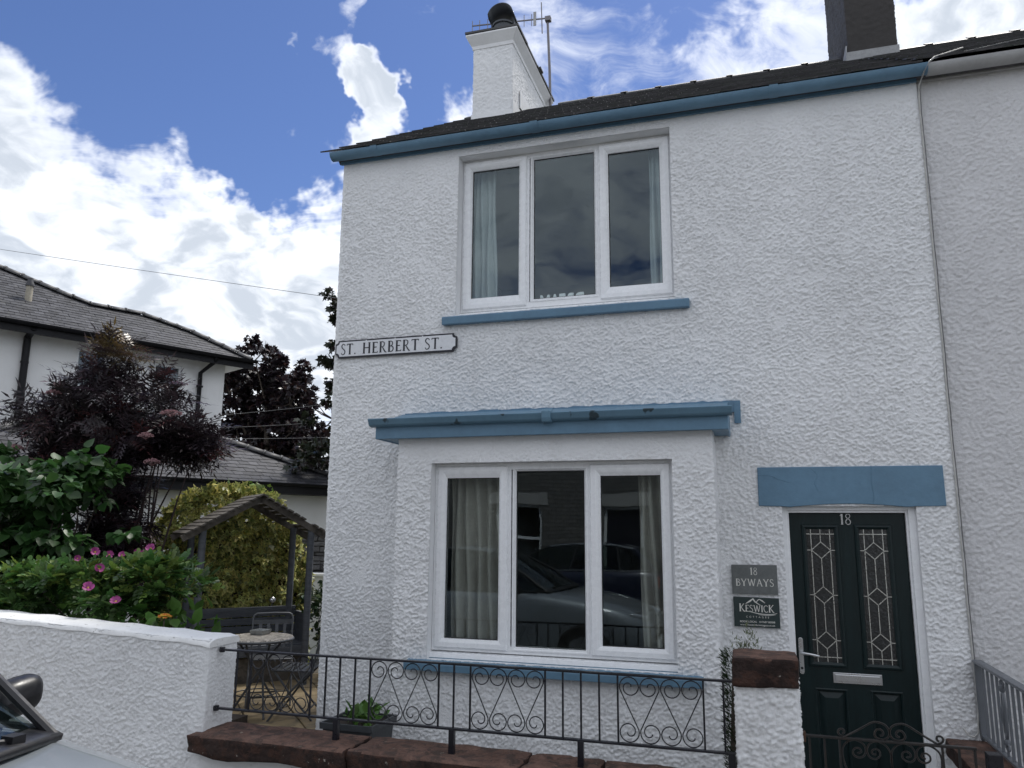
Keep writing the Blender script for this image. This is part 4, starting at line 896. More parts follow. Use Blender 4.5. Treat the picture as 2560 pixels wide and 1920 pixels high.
# gate
gt = thing('garden_gate', (0.57, FYR, 0.0), 'low black iron garden gate with scrolled double arch before the green door', 'gate')
gtube = lambda pts, r=.0055, nm='scroll': MB().tube([(x, FYR, z) for x, z in pts], r, 6).build(nm, m_gateiron, gt, sm=60)
MB().box(0.172, 0.982, FYR - .012, FYR + .012, 0.640, 0.652).build('top_rail', m_gateiron, gt, bev=.002)
MB().box(0.172, 0.982, FYR - .012, FYR + .012, 0.02, 0.032).build('bottom_rail', m_gateiron, gt, bev=.002)
for x in (0.203, 0.276, 0.350, 0.829, 0.904, 0.974): MB().box(x - .0055, x + .0055, FYR - .0055, FYR + .0055, 0.03, 0.642).build('bar', m_gateiron, gt)
MB().box(.158, .185, FYR - .02, FYR + .02, .615, .665).build('hinge', M('rusty_hinge', (.07, .035, .02), .8, .3, 20), gt, bev=.003)
aL = [(0.373, 0.652), (0.452, 0.698), (0.506, 0.731), (0.537, 0.737), (0.567, 0.728), (0.586, 0.709), (0.590, 0.683), (0.577, 0.662), (0.554, 0.655), (0.529, 0.660), (0.519, 0.677), (0.529, 0.698), (0.547, 0.703), (0.560, 0.691), (0.558, 0.676), (0.545, 0.672)]
for mir in (0, 1):
    f = (lambda x: 1.182 - x) if mir else (lambda x: x)
    gtube(catmull([(f(x), z) for x, z in aL], 4))
    gtube(catmull([(f(x), z) for x, z in [(0.376, 0.652), (0.353, 0.661), (0.345, 0.677), (0.355, 0.690), (0.371, 0.689), (0.375, 0.676), (0.366, 0.666)]], 4))
    u1 = [(0.362, 0.05), (0.40, 0.20), (0.372, 0.34), (0.398, 0.43), (0.368, 0.52), (0.360, 0.575), (0.368, 0.610), (0.390, 0.632), (0.418, 0.642), (0.448, 0.636), (0.468, 0.617), (0.473, 0.592), (0.461, 0.567), (0.437, 0.558), (0.414, 0.569), (0.412, 0.590), (0.428, 0.604), (0.446, 0.600), (0.450, 0.586), (0.432, 0.578)]
    u2 = [(0.588, 0.05), (0.54, 0.22), (0.586, 0.38), (0.590, 0.50), (0.592, 0.56), (0.586, 0.600), (0.566, 0.628), (0.536, 0.642), (0.506, 0.638), (0.486, 0.620), (0.478, 0.592), (0.489, 0.565), (0.514, 0.557), (0.537, 0.572), (0.538, 0.595), (0.521, 0.606), (0.503, 0.597), (0.503, 0.583), (0.522, 0.578)]
    for u in (u1, u2): gtube(catmull([(f(x), z) for x, z in u], 4), .0048)
lp = MB(); lp.box(1.022, 1.088, FYR - .033, FYR + .033, -0.1, 0.632); tag(lp.build('gate_post', m_iron, None, bev=.004), 'short square black post next to the iron gate', 'post')

# dividing wall and grey railing of the neighbour
dv = thing('dividing_wall', (1.2, -0.9, -0.1), 'low dividing wall with red sandstone slab between the two front doors', 'wall')
rough_path('wall_face', [(1.32, -0.01), (1.12, -0.01), (1.12, -1.45), (1.32, -1.45)][::-1], -0.15, 0.285, m_gwall, dv, step=0.014, amp=0.006, seed=.8)
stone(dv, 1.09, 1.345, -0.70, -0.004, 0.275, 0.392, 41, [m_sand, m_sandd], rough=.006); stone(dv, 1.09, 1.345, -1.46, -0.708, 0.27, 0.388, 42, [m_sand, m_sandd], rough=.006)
gr = thing('grey_railing', (1.33, -0.9, 0.39), 'grey painted metal railing with ornate oval bars beside the neighbouring cottage', 'railing')
gx = 1.325
MB().box(gx - .028, gx + .028, -1.62, -0.012, .865, .884).build('top_rail', m_greymetal, gr, bev=.004)
MB().box(gx - .018, gx + .018, -1.60, -0.012, .408, .424).build('bottom_rail', m_greymetal, gr, bev=.003)
MB().box(gx - .022, gx + .022, -0.050, -0.012, .39, .866).build('end_post', m_greymetal, gr, bev=.003)
MB().box(gx - .022, gx + .022, -1.61, -1.57, .30, .866).build('end_post', m_greymetal, gr, bev=.003)
for i in range(14):
    y = -0.145 - i * .103
    if i % 6 == 4:
        o = MB(); o.tube([(gx, y, .42), (gx, y, .50)], .007, 6); o.tube([(gx, y, .80), (gx, y, .866)], .007, 6)
        o.tube([(gx, y + .022 * math.sin(2 * math.pi * k / 16) * 1.3, .65 + .13 * math.cos(2 * math.pi * k / 16)) for k in range(16)], .009, 6, closed=True)
        for zz_ in (.50, .80): o.lathe((gx, y, zz_), [(.012, -.02), (.022, 0), (.012, .02)], 8)
        o.lathe((gx, y, .65), [(.006, -.10), (.018, -.03), (.022, 0), (.018, .03), (.006, .10)], 8)
        for sg_ in (-1, 1):
            o.tube([(gx, y + sg_ * .012, .80), (gx, y + sg_ * .034, .815), (gx, y + sg_ * .038, .835), (gx, y + sg_ * .02, .84)], .006, 5); o.tube([(gx, y + sg_ * .012, .50), (gx, y + sg_ * .034, .485), (gx, y + sg_ * .038, .465), (gx, y + sg_ * .02, .46)], .006, 5)
        o.build('ornate_bar', m_greymetal, gr, sm=50)
    else: MB().box(gx - .007, gx + .007, y - .007, y + .007, .42, .868).build('bar', m_greymetal, gr)

# ================================================================== patio
PZ = -0.08
pt_ = structure(MB().box(-9.5, -3.56, -1.2, 3.6, -0.25, PZ - .018).build('patio', m_grout)); ORG[pt_.name] = Vector((0, 0, 0))
fr2 = structure(MB().box(-3.56, 1.1, -1.26, 0.0, -0.25, PZ - .02).build('front_path', m_pave))
rs = random.Random(21); ang = math.radians(42); ca, sa = math.cos(ang), math.sin(ang); fmesh = {}
for i in range(-6, 7):
    u = i * .455
    v = -2.6 + rs.uniform(0, .3)
    while v < 2.8:
        ln = rs.choice((.45, .6, .6, .75)); x, y = -4.6 + ca * u - sa * (v + ln / 2), 0.9 + sa * u + ca * (v + ln / 2)
        if -6.6 < x < -3.75 and -0.95 < y < 3.0:
            if ln not in fmesh:
                q = MB().box(-.221, .221, -ln / 2 + .007, ln / 2 - .007, -.03, 0.0); fmesh[ln] = q.mesh('flagstone')
            o = link('flagstone', fmesh[ln], m_flag, pt_, False); o.location = (x, y, PZ + rs.uniform(-.004, .003)); o.rotation_euler = (rs.uniform(-.006, .006), rs.uniform(-.006, .006), ang)
            if not o.modifiers: bevel(o, .006)
        v += ln
bed = structure(MB().box(-9.4, -4.25, -1.19, 0.05, -0.24, 0.12).build('flower_bed', m_soil))

m_grey_f = M('grey_furniture_paint', (0.085, 0.090, 0.098), 0.45, 0.15, 8, 0.001, 60)
m_grey_t = M('grey_stained_timber', (0.082, 0.090, 0.104), 0.65, 0.25, 5, 0.003, 30, stretch=(1, 1, 6))
m_weath = M('weathered_timber', (0.105, 0.092, 0.078), 0.85, 0.30, 6, 0.004, 40, col2=(0.065, 0.058, 0.05))
m_mosaic = None
mm_, t = newmat('mosaic_top'); co = objco(t)
vo = t.node('ShaderNodeTexVoronoi', {'Vector': co, 'Scale': 22.0}); vd = t.node('ShaderNodeTexVoronoi', {'Vector': co, 'Scale': 22.0}, feature='DISTANCE_TO_EDGE')
cc = t.mix(t.node('ShaderNodeSeparateXYZ', {0: vo.outputs['Color']}).outputs[0], (.30, .27, .23, 1), (.52, .48, .42, 1)); cc = t.mix(t.rng(vd.outputs[0], .03, .07), (.12, .11, .10, 1), cc)
finish(t, pbsdf(t, Base_Color=cc, Roughness=.4).outputs[0]); m_mosaic = mm_
# bistro table
TC = (-4.74, 0.86)
tb = thing('bistro_table', (TC[0], TC[1], PZ), 'round bistro table with pale mosaic top on the patio', 'table')
MB().lathe((TC[0], TC[1], PZ + .695), [(.31, 0), (.322, .006), (.326, .018), (.318, .028), (.30, .030)], 40).build('table_top', m_mosaic, tb, sm=40)
MB().tube([(TC[0] + .322 * math.cos(2 * math.pi * k / 36), TC[1] + .322 * math.sin(2 * math.pi * k / 36), PZ + .70) for k in range(36)], .013, 8, closed=True).build('rim', m_grey_f, tb, sm=60)
for a in (30, 120):
    c, s = math.cos(math.radians(a)), math.sin(math.radians(a))
    for sg_ in (-1, 1):
        off = (-s * .17 * sg_, c * .17 * sg_)
        MB().tube([(TC[0] - c * .22 * sg_ + off[0] * .6, TC[1] - s * .22 * sg_ + off[1] * .6, PZ + .69), (TC[0] + off[0] * .3, TC[1] + off[1] * .3, PZ + .38), (TC[0] + c * .24 * sg_ + off[0] * .6, TC[1] + s * .24 * sg_ + off[1] * .6, PZ)], .011, 6).build('leg', m_grey_f, tb, sm=60)
MB().tube([(TC[0] + .2 * math.cos(2 * math.pi * k / 24), TC[1] + .2 * math.sin(2 * math.pi * k / 24), PZ + .20) for k in range(24)], .006, 6, closed=True).build('ring', m_grey_f, tb)
m_ashg = M('grey_glass', (.16, .17, .17), .12, .3, 20, .002, 60, spec=.9)
an = thing('ashtray', (TC[0] - .08, TC[1] + .13, PZ + .726), 'square grey glass ashtray on the mosaic table', 'ashtray')
q = MB(); x, y, z = TC[0] - .08, TC[1] + .13, PZ + .727
q.add([(x - .07, y - .07, z), (x + .07, y - .07, z), (x + .07, y + .07, z), (x - .07, y + .07, z), (x - .078, y - .078, z + .045), (x + .078, y - .078, z + .045), (x + .078, y + .078, z + .045), (x - .078, y + .078, z + .045),
       (x - .058, y - .058, z + .045), (x + .058, y - .058, z + .045), (x + .058, y + .058, z + .045), (x - .058, y + .058, z + .045), (x - .045, y - .045, z + .012), (x + .045, y - .045, z + .012), (x + .045, y + .045, z + .012), (x - .045, y + .045, z + .012)],
      [(3, 2, 1, 0), (0, 1, 5, 4), (1, 2, 6, 5), (2, 3, 7, 6), (3, 0, 4, 7), (4, 5, 9, 8), (5, 6, 10, 9), (6, 7, 11, 10), (7, 4, 8, 11), (8, 9, 13, 12), (9, 10, 14, 13), (10, 11, 15, 14), (11, 8, 12, 15), (12, 13, 14, 15)])
q.build('dish', m_ashg, an, bev=.004)
# folding metal chairs (local: seat centre at origin, facing +Y)
def make_chair(label):
    t = thing('bistro_chair', (0, 0, 0), label, 'chair', 'folding metal chairs around the bistro table')
    hp = [(-.20, -.17, .40), (-.205, -.22, .62), (-.205, -.265, .82), (-.19, -.272, .850), (-.165, -.274, .862), (0, -.276, .866), (.165, -.274, .862), (.19, -.272, .850), (.205, -.265, .82), (.205, -.22, .62), (.20, -.17, .40)]
    MB().tube(hp, .0105, 8).build('back_hoop', m_grey_f, t, sm=60, world=False)
    MB().bar((-.203, -.252, .775), (.203, -.252, .775), .012, .045).build('back_rail', m_grey_f, t, world=False)
    MB().bar((-.203, -.200, .50), (.203, -.200, .50), .010, .025).build('back_rail', m_grey_f, t, world=False)
    for x in (-.125, -.042, .042, .125): MB().bar((x, -.200, .50), (x, -.252, .775), .032, .006, (0, 1, 0)).build('back_slat', m_grey_f, t, world=False)
    MB().tube([(-.205, -.20, .445), (-.205, .18, .452), (-.19, .205, .452), (.19, .205, .452), (.205, .18, .452), (.205, -.20, .445)], .010, 8).build('seat_frame', m_grey_f, t, sm=60, world=False)
    for k in range(6): MB().obox((0, -.16 + k * .063, .452), (.20, 0, 0), (0, .020, 0), (0, 0, .004)).build('seat_slat', m_grey_f, t, world=False)
    for s in (-1, 1):
        MB().tube([(s * .215, -.17, .45), (s * .215, .03, .24), (s * .215, .21, .0)], .0105, 6).build('leg', m_grey_f, t, world=False)
        MB().tube([(s * .195, .18, .45), (s * .195, .0, .22), (s * .195, -.20, .0)], .0105, 6).build('leg', m_grey_f, t, world=False)
    MB().bar((-.21, .15, .08), (.21, .15, .08), .012, .012).build('stretcher', m_grey_f, t, world=False); MB().bar((-.195, -.14, .08), (.195, -.14, .08), .012, .012).build('stretcher', m_grey_f, t, world=False)
    return t
def copy_thing(o, label=None, group=None):
    c = o.copy(); COL.objects.link(c)
    for ch in [x for x in bpy.data.objects if x.parent == o]:
        k = ch.copy(); COL.objects.link(k); k.parent = c; k.matrix_parent_inverse = ch.matrix_parent_inverse
        for g_ in [x for x in bpy.data.objects if x.parent == ch]:
            kk = g_.copy(); COL.objects.link(kk); kk.parent = k; kk.matrix_parent_inverse = g_.matrix_parent_inverse
    if label: c['label'] = label
    if group: c['group'] = group
    return c
def face(o, loc, d): o.location = loc; o.rotation_euler = (0, 0, math.atan2(d[1], d[0]) - math.pi / 2)
ch1 = make_chair('grey metal folding chair between the table and the slatted bench, its backrest in full view')
ch2 = copy_thing(ch1, 'grey metal folding chair beside the table, half hidden by the cottage corner'); ch3 = copy_thing(ch1, 'grey metal folding chair mostly hidden behind the end of the white garden wall')
face(ch1, (-4.93, 1.36, PZ), (.55, -.83)); face(ch2, (-4.33, 0.93, PZ), (-.93, -.30)); face(ch3, (-5.02, 0.50, PZ), (.55, .62))

# arbour with slatted bench
A_FR, A_FL, A_BR, A_BL = Vector((-5.106, 2.30, 0)), Vector((-5.93, 1.40, 0)), Vector((-5.70, 2.84, 0)), Vector((-6.52, 1.94, 0))
ar = thing('garden_arbour', (-5.8, 2.1, PZ), 'weathered timber arbour with grey posts and open slatted pitched roof', 'arbour')
for p in (A_FR, A_FL, A_BR, A_BL):
    MB().tube([(p.x, p.y, PZ), (p.x, p.y, 1.70)], .040, 10).build('post', m_grey_t, ar, sm=60)
wv = (A_FL - A_FR).normalized(); dvv = (A_BR - A_FR).normalized(); wd = (A_FL - A_FR).length
midF = (A_FR + A_FL) / 2; midB = (A_BR + A_BL) / 2; H1, H0 = 2.03, 1.69
for (mid, nm) in ((midF - dvv * .02, 'f'), (midB + dvv * .02, 'b')):
    for s in (-1, 1):
        e_ = mid + wv * s * (wd / 2 + .22); zE = H0 - (H1 - H0) * .22 / (wd / 2)
        MB().bar((mid.x, mid.y, H1), (e_.x, e_.y, zE), .045, .07).build('rafter', m_weath, ar)
ra = midF - dvv * .14; rb = midB + dvv * .14
for s in (-1, 1):
    n = 11
    for k in range(n):
        if s == -1 and k == 7: continue
        t = (k + .35) / n; zz_ = H1 + .045 - (H1 - H0 + (H1 - H0) * .22 / (wd / 2)) * t; o_ = wv * s * (wd / 2 + .22) * t
        a, b = ra + o_, rb + o_; slope = (H1 - H0) / (wd / 2)
        up = (Vector((0, 0, 1)) + wv * s * slope).normalized()
        MB().bar((a.x, a.y, zz_), (b.x, b.y, zz_), .062, .018, up).build('roof_slat', m_weath, ar)
bn = thing('slatted_bench', (-5.9, 2.3, PZ), 'dark grey slatted timber bench inside the arbour', 'bench')
Bc = midB - dvv * .03; bl = wd + .16
for k in range(4):
    z = .66 - k * .092; o_ = dvv * (.03 - k * .016); a, b = Bc + wv * (bl / 2) + o_, Bc - wv * (bl / 2) + o_
    MB().bar((a.x, a.y, z), (b.x, b.y, z), .022, .078, (dvv * -.2 + Vector((0, 0, 1))).normalized()).build('back_slat', m_grey_t, bn)
a, b = Bc + wv * (bl / 2) + dvv * .04, Bc - wv * (bl / 2) + dvv * .04; MB().bar((a.x, a.y, .715), (b.x, b.y, .715), .06, .035).build('top_rail', m_grey_t, bn)
for k in range(5):
    o_ = -dvv * (.07 + .085 * k); a, b = Bc + wv * (bl / 2) + o_, Bc - wv * (bl / 2) + o_; MB().bar((a.x, a.y, .325), (b.x, b.y, .325), .075, .022).build('seat_slat', m_grey_t, bn)
o_ = -dvv * .46; a, b = Bc + wv * (bl / 2) + o_, Bc - wv * (bl / 2) + o_; MB().bar((a.x, a.y, .27), (b.x, b.y, .27), .028, .10).build('apron', m_grey_t, bn)
MB().bar((a.x + dvv.x * .05, a.y + dvv.y * .05, .06), (b.x + dvv.x * .05, b.y + dvv.y * .05, .06), .03, .28).build('plinth', m_weath, bn)
for s in (-1, 1):
    e_ = Bc + wv * s * (bl / 2 + .02); a, b = e_ + dvv * .02, e_ - dvv * .47
    MB().bar((a.x, a.y, .30), (b.x, b.y, .30), .04, .75).build('end_panel', m_grey_t, bn)
gb = MB(); c_ = midB - wv * .42 + dvv * .1; gb.lathe((c_.x, c_.y, .80), [(.001, -.045), (.02, -.04), (.039, -.022), (.045, 0), (.039, .022), (.02, .04), (.001, .045)], 16); gb.tube([(c_.x, c_.y, PZ), (c_.x, c_.y, .76)], .008, 6)
tag(gb.build('gazing_ball', m_chrome, None, sm=40), 'small silver gazing ball on a stick behind the bench', 'ornament')

# planter behind the railing
pl = thing('planter', (-2.75, -0.75, PZ), 'square dark grey planter behind the railing beside the bay', 'planter')
q = MB(); x0, x1, y0, y1, z0, z1 = -2.93, -2.56, -0.98, -0.62, PZ, 0.385
def taper(q, x0, x1, y0, y1, z0, z1, k): q.add([(x0 + k, y0 + k, z0), (x1 - k, y0 + k, z0), (x1 - k, y1 - k, z0), (x0 + k, y1 - k, z0), (x0, y0, z1), (x1, y0, z1), (x1, y1, z1), (x0, y1, z1)], [(3, 2, 1, 0), (0, 1, 5, 4), (1, 2, 6, 5), (2, 3, 7, 6), (3, 0, 4, 7)])
taper(q, x0, x1, y0, y1, z0, z1, .03); taper(q, x0 - .015, x1 + .015, y0 - .015, y1 + .015, z1 - .04, z1, .001)
q.add([(x0, y0, z1), (x1, y0, z1), (x1, y1, z1), (x0, y1, z1), (x0 - .015, y0 - .015, z1), (x1 + .015, y0 - .015, z1), (x1 + .015, y1 + .015, z1), (x0 - .015, y1 + .015, z1)], [(4, 5, 1, 0), (5, 6, 2, 1), (6, 7, 3, 2), (7, 4, 0, 3)])
q.build('box', M('planter_grey', (.05, .055, .06), .6, .15, 6), pl)
MB().add([(x0, y0, z1 - .03), (x1, y0, z1 - .03), (x1, y1, z1 - .03), (x0, y1, z1 - .03)], [(0, 1, 2, 3)]).build('soil', m_soil, pl)

# ================================================================== foliage
def tmpl(kind):
    """leaf templates: vertices (x across, y along, z up), triangles, and per-vertex tone 0..1 (0 centre, 1 margin)"""
    if kind == 'heart':
        P = [(0, 0, 0), (-.30, .02, .05), (-.46, .26, .07), (-.36, .58, .04), (0, 1.0, -.10), (.36, .58, .04), (.46, .26, .07), (.30, .02, .05), (0, .45, -.04)]
        return np.array(P), np.array([(8, i, (i + 1) % 8) for i in range(8)]), np.array([.5] + [1] * 7 + [0.])
    if kind == 'oval':
        P = [(0, 0, 0), (-.24, .25, .05), (-.27, .55, .05), (0, 1, -.06), (.27, .55, .05), (.24, .25, .05), (0, .5, -.03)]
        return np.array(P), np.array([(6, i, (i + 1) % 6) for i in range(6)]), np.array([.5, 1, 1, 1, 1, 1, 0])
    if kind == 'round':
        P = [(0, 0, 0), (-.32, .18, .06), (-.40, .50, .07), (-.26, .82, .03), (0, 1, -.05), (.26, .82, .03), (.40, .50, .07), (.32, .18, .06), (0, .5, -.03)]
        return np.array(P), np.array([(8, i, (i + 1) % 8) for i in range(8)]), np.array([.5] + [1] * 7 + [0.])
    if kind == 'ivy':
        P = [(0, .0, 0), (-.30, -.12, .0), (-.22, .12, .04), (-.58, .30, -.04), (-.26, .42, .04), (0, 1.0, -.10), (.26, .42, .04), (.58, .30, -.04), (.22, .12, .04), (.30, -.12, .0), (0, .33, .02)]
        return np.array(P), np.array([(10, i, (i + 1) % 10) for i in range(10)]), np.array([.3, 1, .7, 1, .6, 1, .6, 1, .7, 1, 0])
    if kind == 'lance':
        P = [(0, 0, 0), (-.10, .35, .03), (0, 1, -.08), (.10, .35, .03)]
        return np.array(P), np.array([(0, 1, 3), (1, 2, 3)]), np.array([.2, .8, 1, .8])
    if kind == 'maple':
        P = [(0, 0, 0), (-.42, .05, -.03), (-.30, .28, .03), (-.60, .62, -.05), (-.22, .60, .03), (0, 1.05, -.08), (.22, .60, .03), (.60, .62, -.05), (.30, .28, .03), (.42, .05, -.03), (0, .35, .02)]
        return np.array(P), np.array([(10, i, (i + 1) % 10) for i in range(10)]), np.array([.3, 1, .6, 1, .6, 1, .6, 1, .6, 1, 0])
def pinnate(kind, pairs, leaflet, droop=.25, spread=62, fork=False):
    P0, F0, T0 = tmpl(kind); V, F, T = [], [], []
    def put(px, py, pz, ang, sc):
        a = math.radians(ang); R = np.array([[math.cos(a), math.sin(a), 0], [-math.sin(a), math.cos(a), 0], [0, 0, 1]]).T
        q = (P0 * sc) @ np.array([[math.cos(a), -math.sin(a), 0], [math.sin(a), math.cos(a), 0], [0, 0, 1]]).T
        q[:, 2] -= droop * .4 * (np.hypot(q[:, 0], q[:, 1])) ** 1.5
        F.append(F0 + sum(len(v) for v in V)); V.append(q + np.array([px, py, pz])); T.append(T0)
    for i in range(pairs):
        t = (i + .6) / (pairs + .4); z = -droop * t * t
        for s in (-1, 1):
            put(0, t, z, -s * spread, leaflet * (1 - .25 * abs(t - .45)))
            if fork:
                put(s * leaflet * .35, t + .10 * leaflet, z - .03, -s * (spread + 34), leaflet * .55); put(s * leaflet * .45, t + .16 * leaflet, z - .03, -s * (spread - 38), leaflet * .5)
    put(0, 1.0, -droop, 0, leaflet)
    # rachis
    b = sum(len(v) for v in V); V.append(np.array([(-.008, 0, 0), (.008, 0, 0), (.004, 1, -droop), (-.004, 1, -droop)])); F.append(np.array([(b, b + 1, b + 2), (b, b + 2, b + 3)])); T.append(np.array([.2] * 4))
    return np.concatenate(V), np.concatenate(F), np.concatenate(T)
def foliage(name, tm, pos, fwd, size, colA, colB, mat, parent, rs, up=None, flat=.5, cvar=.25, tip=None):
    """many leaves as one mesh: pos (n,3) bases, fwd (n,3) growing direction; colA centre colours (n,3), colB margin colours (n,3)"""
    P0, F0, T0 = tm; n = len(pos); f = fwd / np.linalg.norm(fwd, axis=1, keepdims=True)
    u = np.tile(np.array([0, 0, 1.0]), (n, 1)) if up is None else up
    u = u + rs.randn(n, 3) * flat; s = np.cross(f, u); s /= np.linalg.norm(s, axis=1, keepdims=True) + 1e-9; u = np.cross(s, f)
    sz = size[:, None, None]
    V = pos[:, None, :] + sz * (P0[None, :, 0:1] * s[:, None, :] + P0[None, :, 1:2] * f[:, None, :] + P0[None, :, 2:3] * u[:, None, :])
    C = colA[:, None, :] * (1 - T0[None, :, None]) + colB[:, None, :] * T0[None, :, None]
    F = (F0[None] + (np.arange(n) * len(P0))[:, None, None]).reshape(-1, 3)
    me = np_mesh(name, V.reshape(-1, 3), F, C.reshape(-1, 3)); return stuff(link(name, me, mat, parent))
def jit(rs, col, n, var=.25, hue=.08): c = np.array(col)[None] * (1 + rs.uniform(-var, var, (n, 1))) * (1 + rs.uniform(-hue, hue, (n, 3))); return np.clip(c, 0, 1)
def unit(rs, n): v = rs.randn(n, 3); return v / np.linalg.norm(v, axis=1, keepdims=True)
def branches(rs, base, ends, r0, parent, mat, name='stem', sag=.0):
    m = MB(); base = np.array(base, float)
    for e_ in ends:
        b = base + np.array([rs.uniform(-.12, .12), rs.uniform(-.12, .12), 0]); mid = (b + e_) / 2 + rs.randn(3) * .08 + np.array([0, 0, .12])
        q1 = (b + mid) / 2 + rs.randn(3) * .03; q2 = (mid + e_) / 2 + rs.randn(3) * .03
        m.tube([tuple(b), tuple(q1), tuple(mid), tuple(q2), tuple(e_)], [r0, r0 * .8, r0 * .62, r0 * .45, r0 * .22], 5)
    return m.build(name, mat, parent, sm=60)
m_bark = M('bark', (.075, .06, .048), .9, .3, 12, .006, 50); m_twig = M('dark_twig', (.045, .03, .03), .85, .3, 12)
lm_green = leaf_mat('green_leaf', .42, .32); lm_dark = leaf_mat('purple_leaf', .38, .16, spec=.5); lm_ivy = leaf_mat('ivy_leaf', .45, .22); lm_tree = leaf_mat('copper_leaf', .35, .18, spec=.5)

def clump_shrub(rs, centers, radii, nper, kind, size, szv=.3, out=.75, droop=.15, inner=.35):
    """leaf bases in clumps spread through a crown; leaves point outwards from clump and crown"""
    pos, fwd = [], []; cc_ = np.mean(centers, axis=0)
    for c, r in zip(centers, radii):
        d = unit(rs, nper); rad = r * (inner + (1 - inner) * rs.rand(nper, 1) ** .5); d[:, 2] = np.abs(d[:, 2]) * .75 + d[:, 2] * .25
        p = c + d * rad * np.array([1, 1, .8]); o_ = d * out + (c - cc_)[None] * .25 + rs.randn(nper, 3) * .35; o_[:, 2] -= droop
        pos.append(p); fwd.append(o_)
    pos = np.concatenate(pos); fwd = np.concatenate(fwd); return pos, fwd, size * (1 + rs.uniform(-szv, szv, len(pos)))

# rugosa rose behind the garden wall
rs = np.random.RandomState(31)
rose = thing('rose_bush', (-5.3, -0.65, 0.1), 'leafy green rose bush with magenta flowers above the white garden wall', 'shrub')
def rose_top(x): return 1.04 + .42 * math.exp(-((x + 5.15) / 1.15) ** 2) + .10 * math.sin(x * 5.1) * .5
cen = []; rad = []
for i in range(92):
    x = rs.uniform(-7.3, -4.35); y = rs.uniform(-1.02, -0.15); zt_ = rose_top(x); z = rs.uniform(.55, zt_ - .08); cen.append((x, y, z)); rad.append(rs.uniform(.11, .20))
cen = np.array(cen); rad = np.array(rad)
pos, fwd, sz = clump_shrub(rs, cen, rad, 60, 'oval', .078, droop=.10)
n = len(pos); A = jit(rs, (.054, .115, .030), n, .5, .14); yel = (rs.rand(n, 1) < .07) | ((rs.rand(n, 1) < .25) & (pos[:, 2:3] > 1.2)); A = np.where(yel, jit(rs, (.11, .165, .035), n), A)
foliage('foliage', pinnate('round', 3, .50, .22, 64), pos, fwd, sz, A, A * 1.18, lm_green, rose, rs, flat=.35)
branches(rs, (-5.3, -.6, .1), cen[rs.choice(len(cen), 26)], .012, rose, m_bark)
def flower(parent, p, r, seed, facing):
    rr = np.random.RandomState(seed); f_ = Vector(facing).normalized(); q = f_.to_track_quat('Z', 'Y').to_matrix(); m = MB()
    for k in range(5):
        a = 2 * math.pi * k / 5 + rr.uniform(-.25, .25); rows = []
        for j, (rad_, h) in enumerate(((.1, 0), (.5, .16), (.85, .34), (1.0, .40))):
            w_ = (.15, .42, .5, .22)[j]; rows.append([tuple(Vector(p) + q @ Vector((r * (rad_ * math.cos(a) - w_ * t_ * math.sin(a)), r * (rad_ * math.sin(a) + w_ * t_ * math.cos(a)), r * (h * 1.25 + .16 * abs(t_) + rr.uniform(-.12, .12)) + .001 * k))) for t_ in (-1, -.4, .4, 1)])
        m.grid(rows)
    o = m.build('flower', m_petal, parent, sm=60)
    c = MB(); c.lathe((0, 0, 0), [(r * .28, 0), (r * .24, r * .14), (r * .05, r * .2)], 8); cm_ = c.mesh('flower_centre'); cm_.transform(Matrix.Translation(Vector(p) + f_ * r * .08) @ q.to_4x4()); link('flower_centre', cm_, m_stamen, o)
m_petal = M('magenta_petal', (.30, .04, .19), .6, .25, 18); m_stamen = M('yellow_stamen', (.5, .33, .04), .7, .2, 30)
toc = lambda p: tuple((CAM - Vector(p)) * .8 + Vector((0, 0, 1.2)))
for i, (x, y, z, r) in enumerate(((-4.85, -1.17, 1.235, .050), (-4.58, -1.19, 1.145, .046), (-4.90, -.70, 1.52, .055), (-5.00, -.74, 1.50, .05), (-5.13, -.70, 1.49, .055), (-5.27, -.72, 1.49, .06), (-5.02, -.95, 1.40, .05), (-4.76, -.70, 1.49, .05), (-4.80, -.76, 1.45, .05), (-4.58, -.85, 1.33, .04), (-5.38, -.8, 1.45, .05))):
    p = Vector((x, y, z)); flower(rose, tuple(p + Vector((rs.uniform(-.04, .04), 0, rs.uniform(-.05, .03) if i > 1 else 0))), r * (.85 if i < 2 else rs.uniform(.45, .75)), i, tuple(Vector(toc(p)) + Vector((rs.uniform(-2.5, 2.5), 0, rs.uniform(.5, 4)))))
lt = thing('orange_flower_head', (-4.28, -1.02, .8), 'small orange and yellow flower head at the end of the white garden wall', 'flower')
m = MB(); rr = random.Random(3); m_orange = M('orange_petal', (.62, .17, .035), .6, .3, 30); m_yel = M('yellow_petal', (.62, .42, .05), .6, .2, 30)
for k in range(60):
    a, b = rr.uniform(0, 6.28), rr.uniform(0, 1.2); d = Vector((math.cos(a) * math.sin(b), math.sin(a) * math.sin(b), math.cos(b))); c_ = Vector((-4.285, -1.02, 1.02)) + Vector((d.x * .05, d.y * .05, d.z * .035)); m.cur = k % 2
    m.obox(c_, Vector((.009, 0, 0)), Vector((0, .009, 0)), Vector((0, 0, .003)))
m.build('petals', [m_orange, m_yel], lt); MB().tube([(-4.29, -1.0, .1), (-4.30, -1.02, .6), (-4.285, -1.02, 1.03)], .005, 5).build('stem', m_bark, lt)
fp = thing('border_plant', (-4.4, -.85, .1), 'broad-leaved green plant under the orange flower head', 'plant')
rs = np.random.RandomState(8); n = 210; pos = np.stack([rs.uniform(-4.75, -4.2, n), rs.uniform(-1.1, -.5, n), rs.uniform(.45, 1.08, n)], -1); fwd = rs.randn(n, 3) * .6 + np.array([.3, -.3, .35]); A = jit(rs, (.07, .15, .03), n)
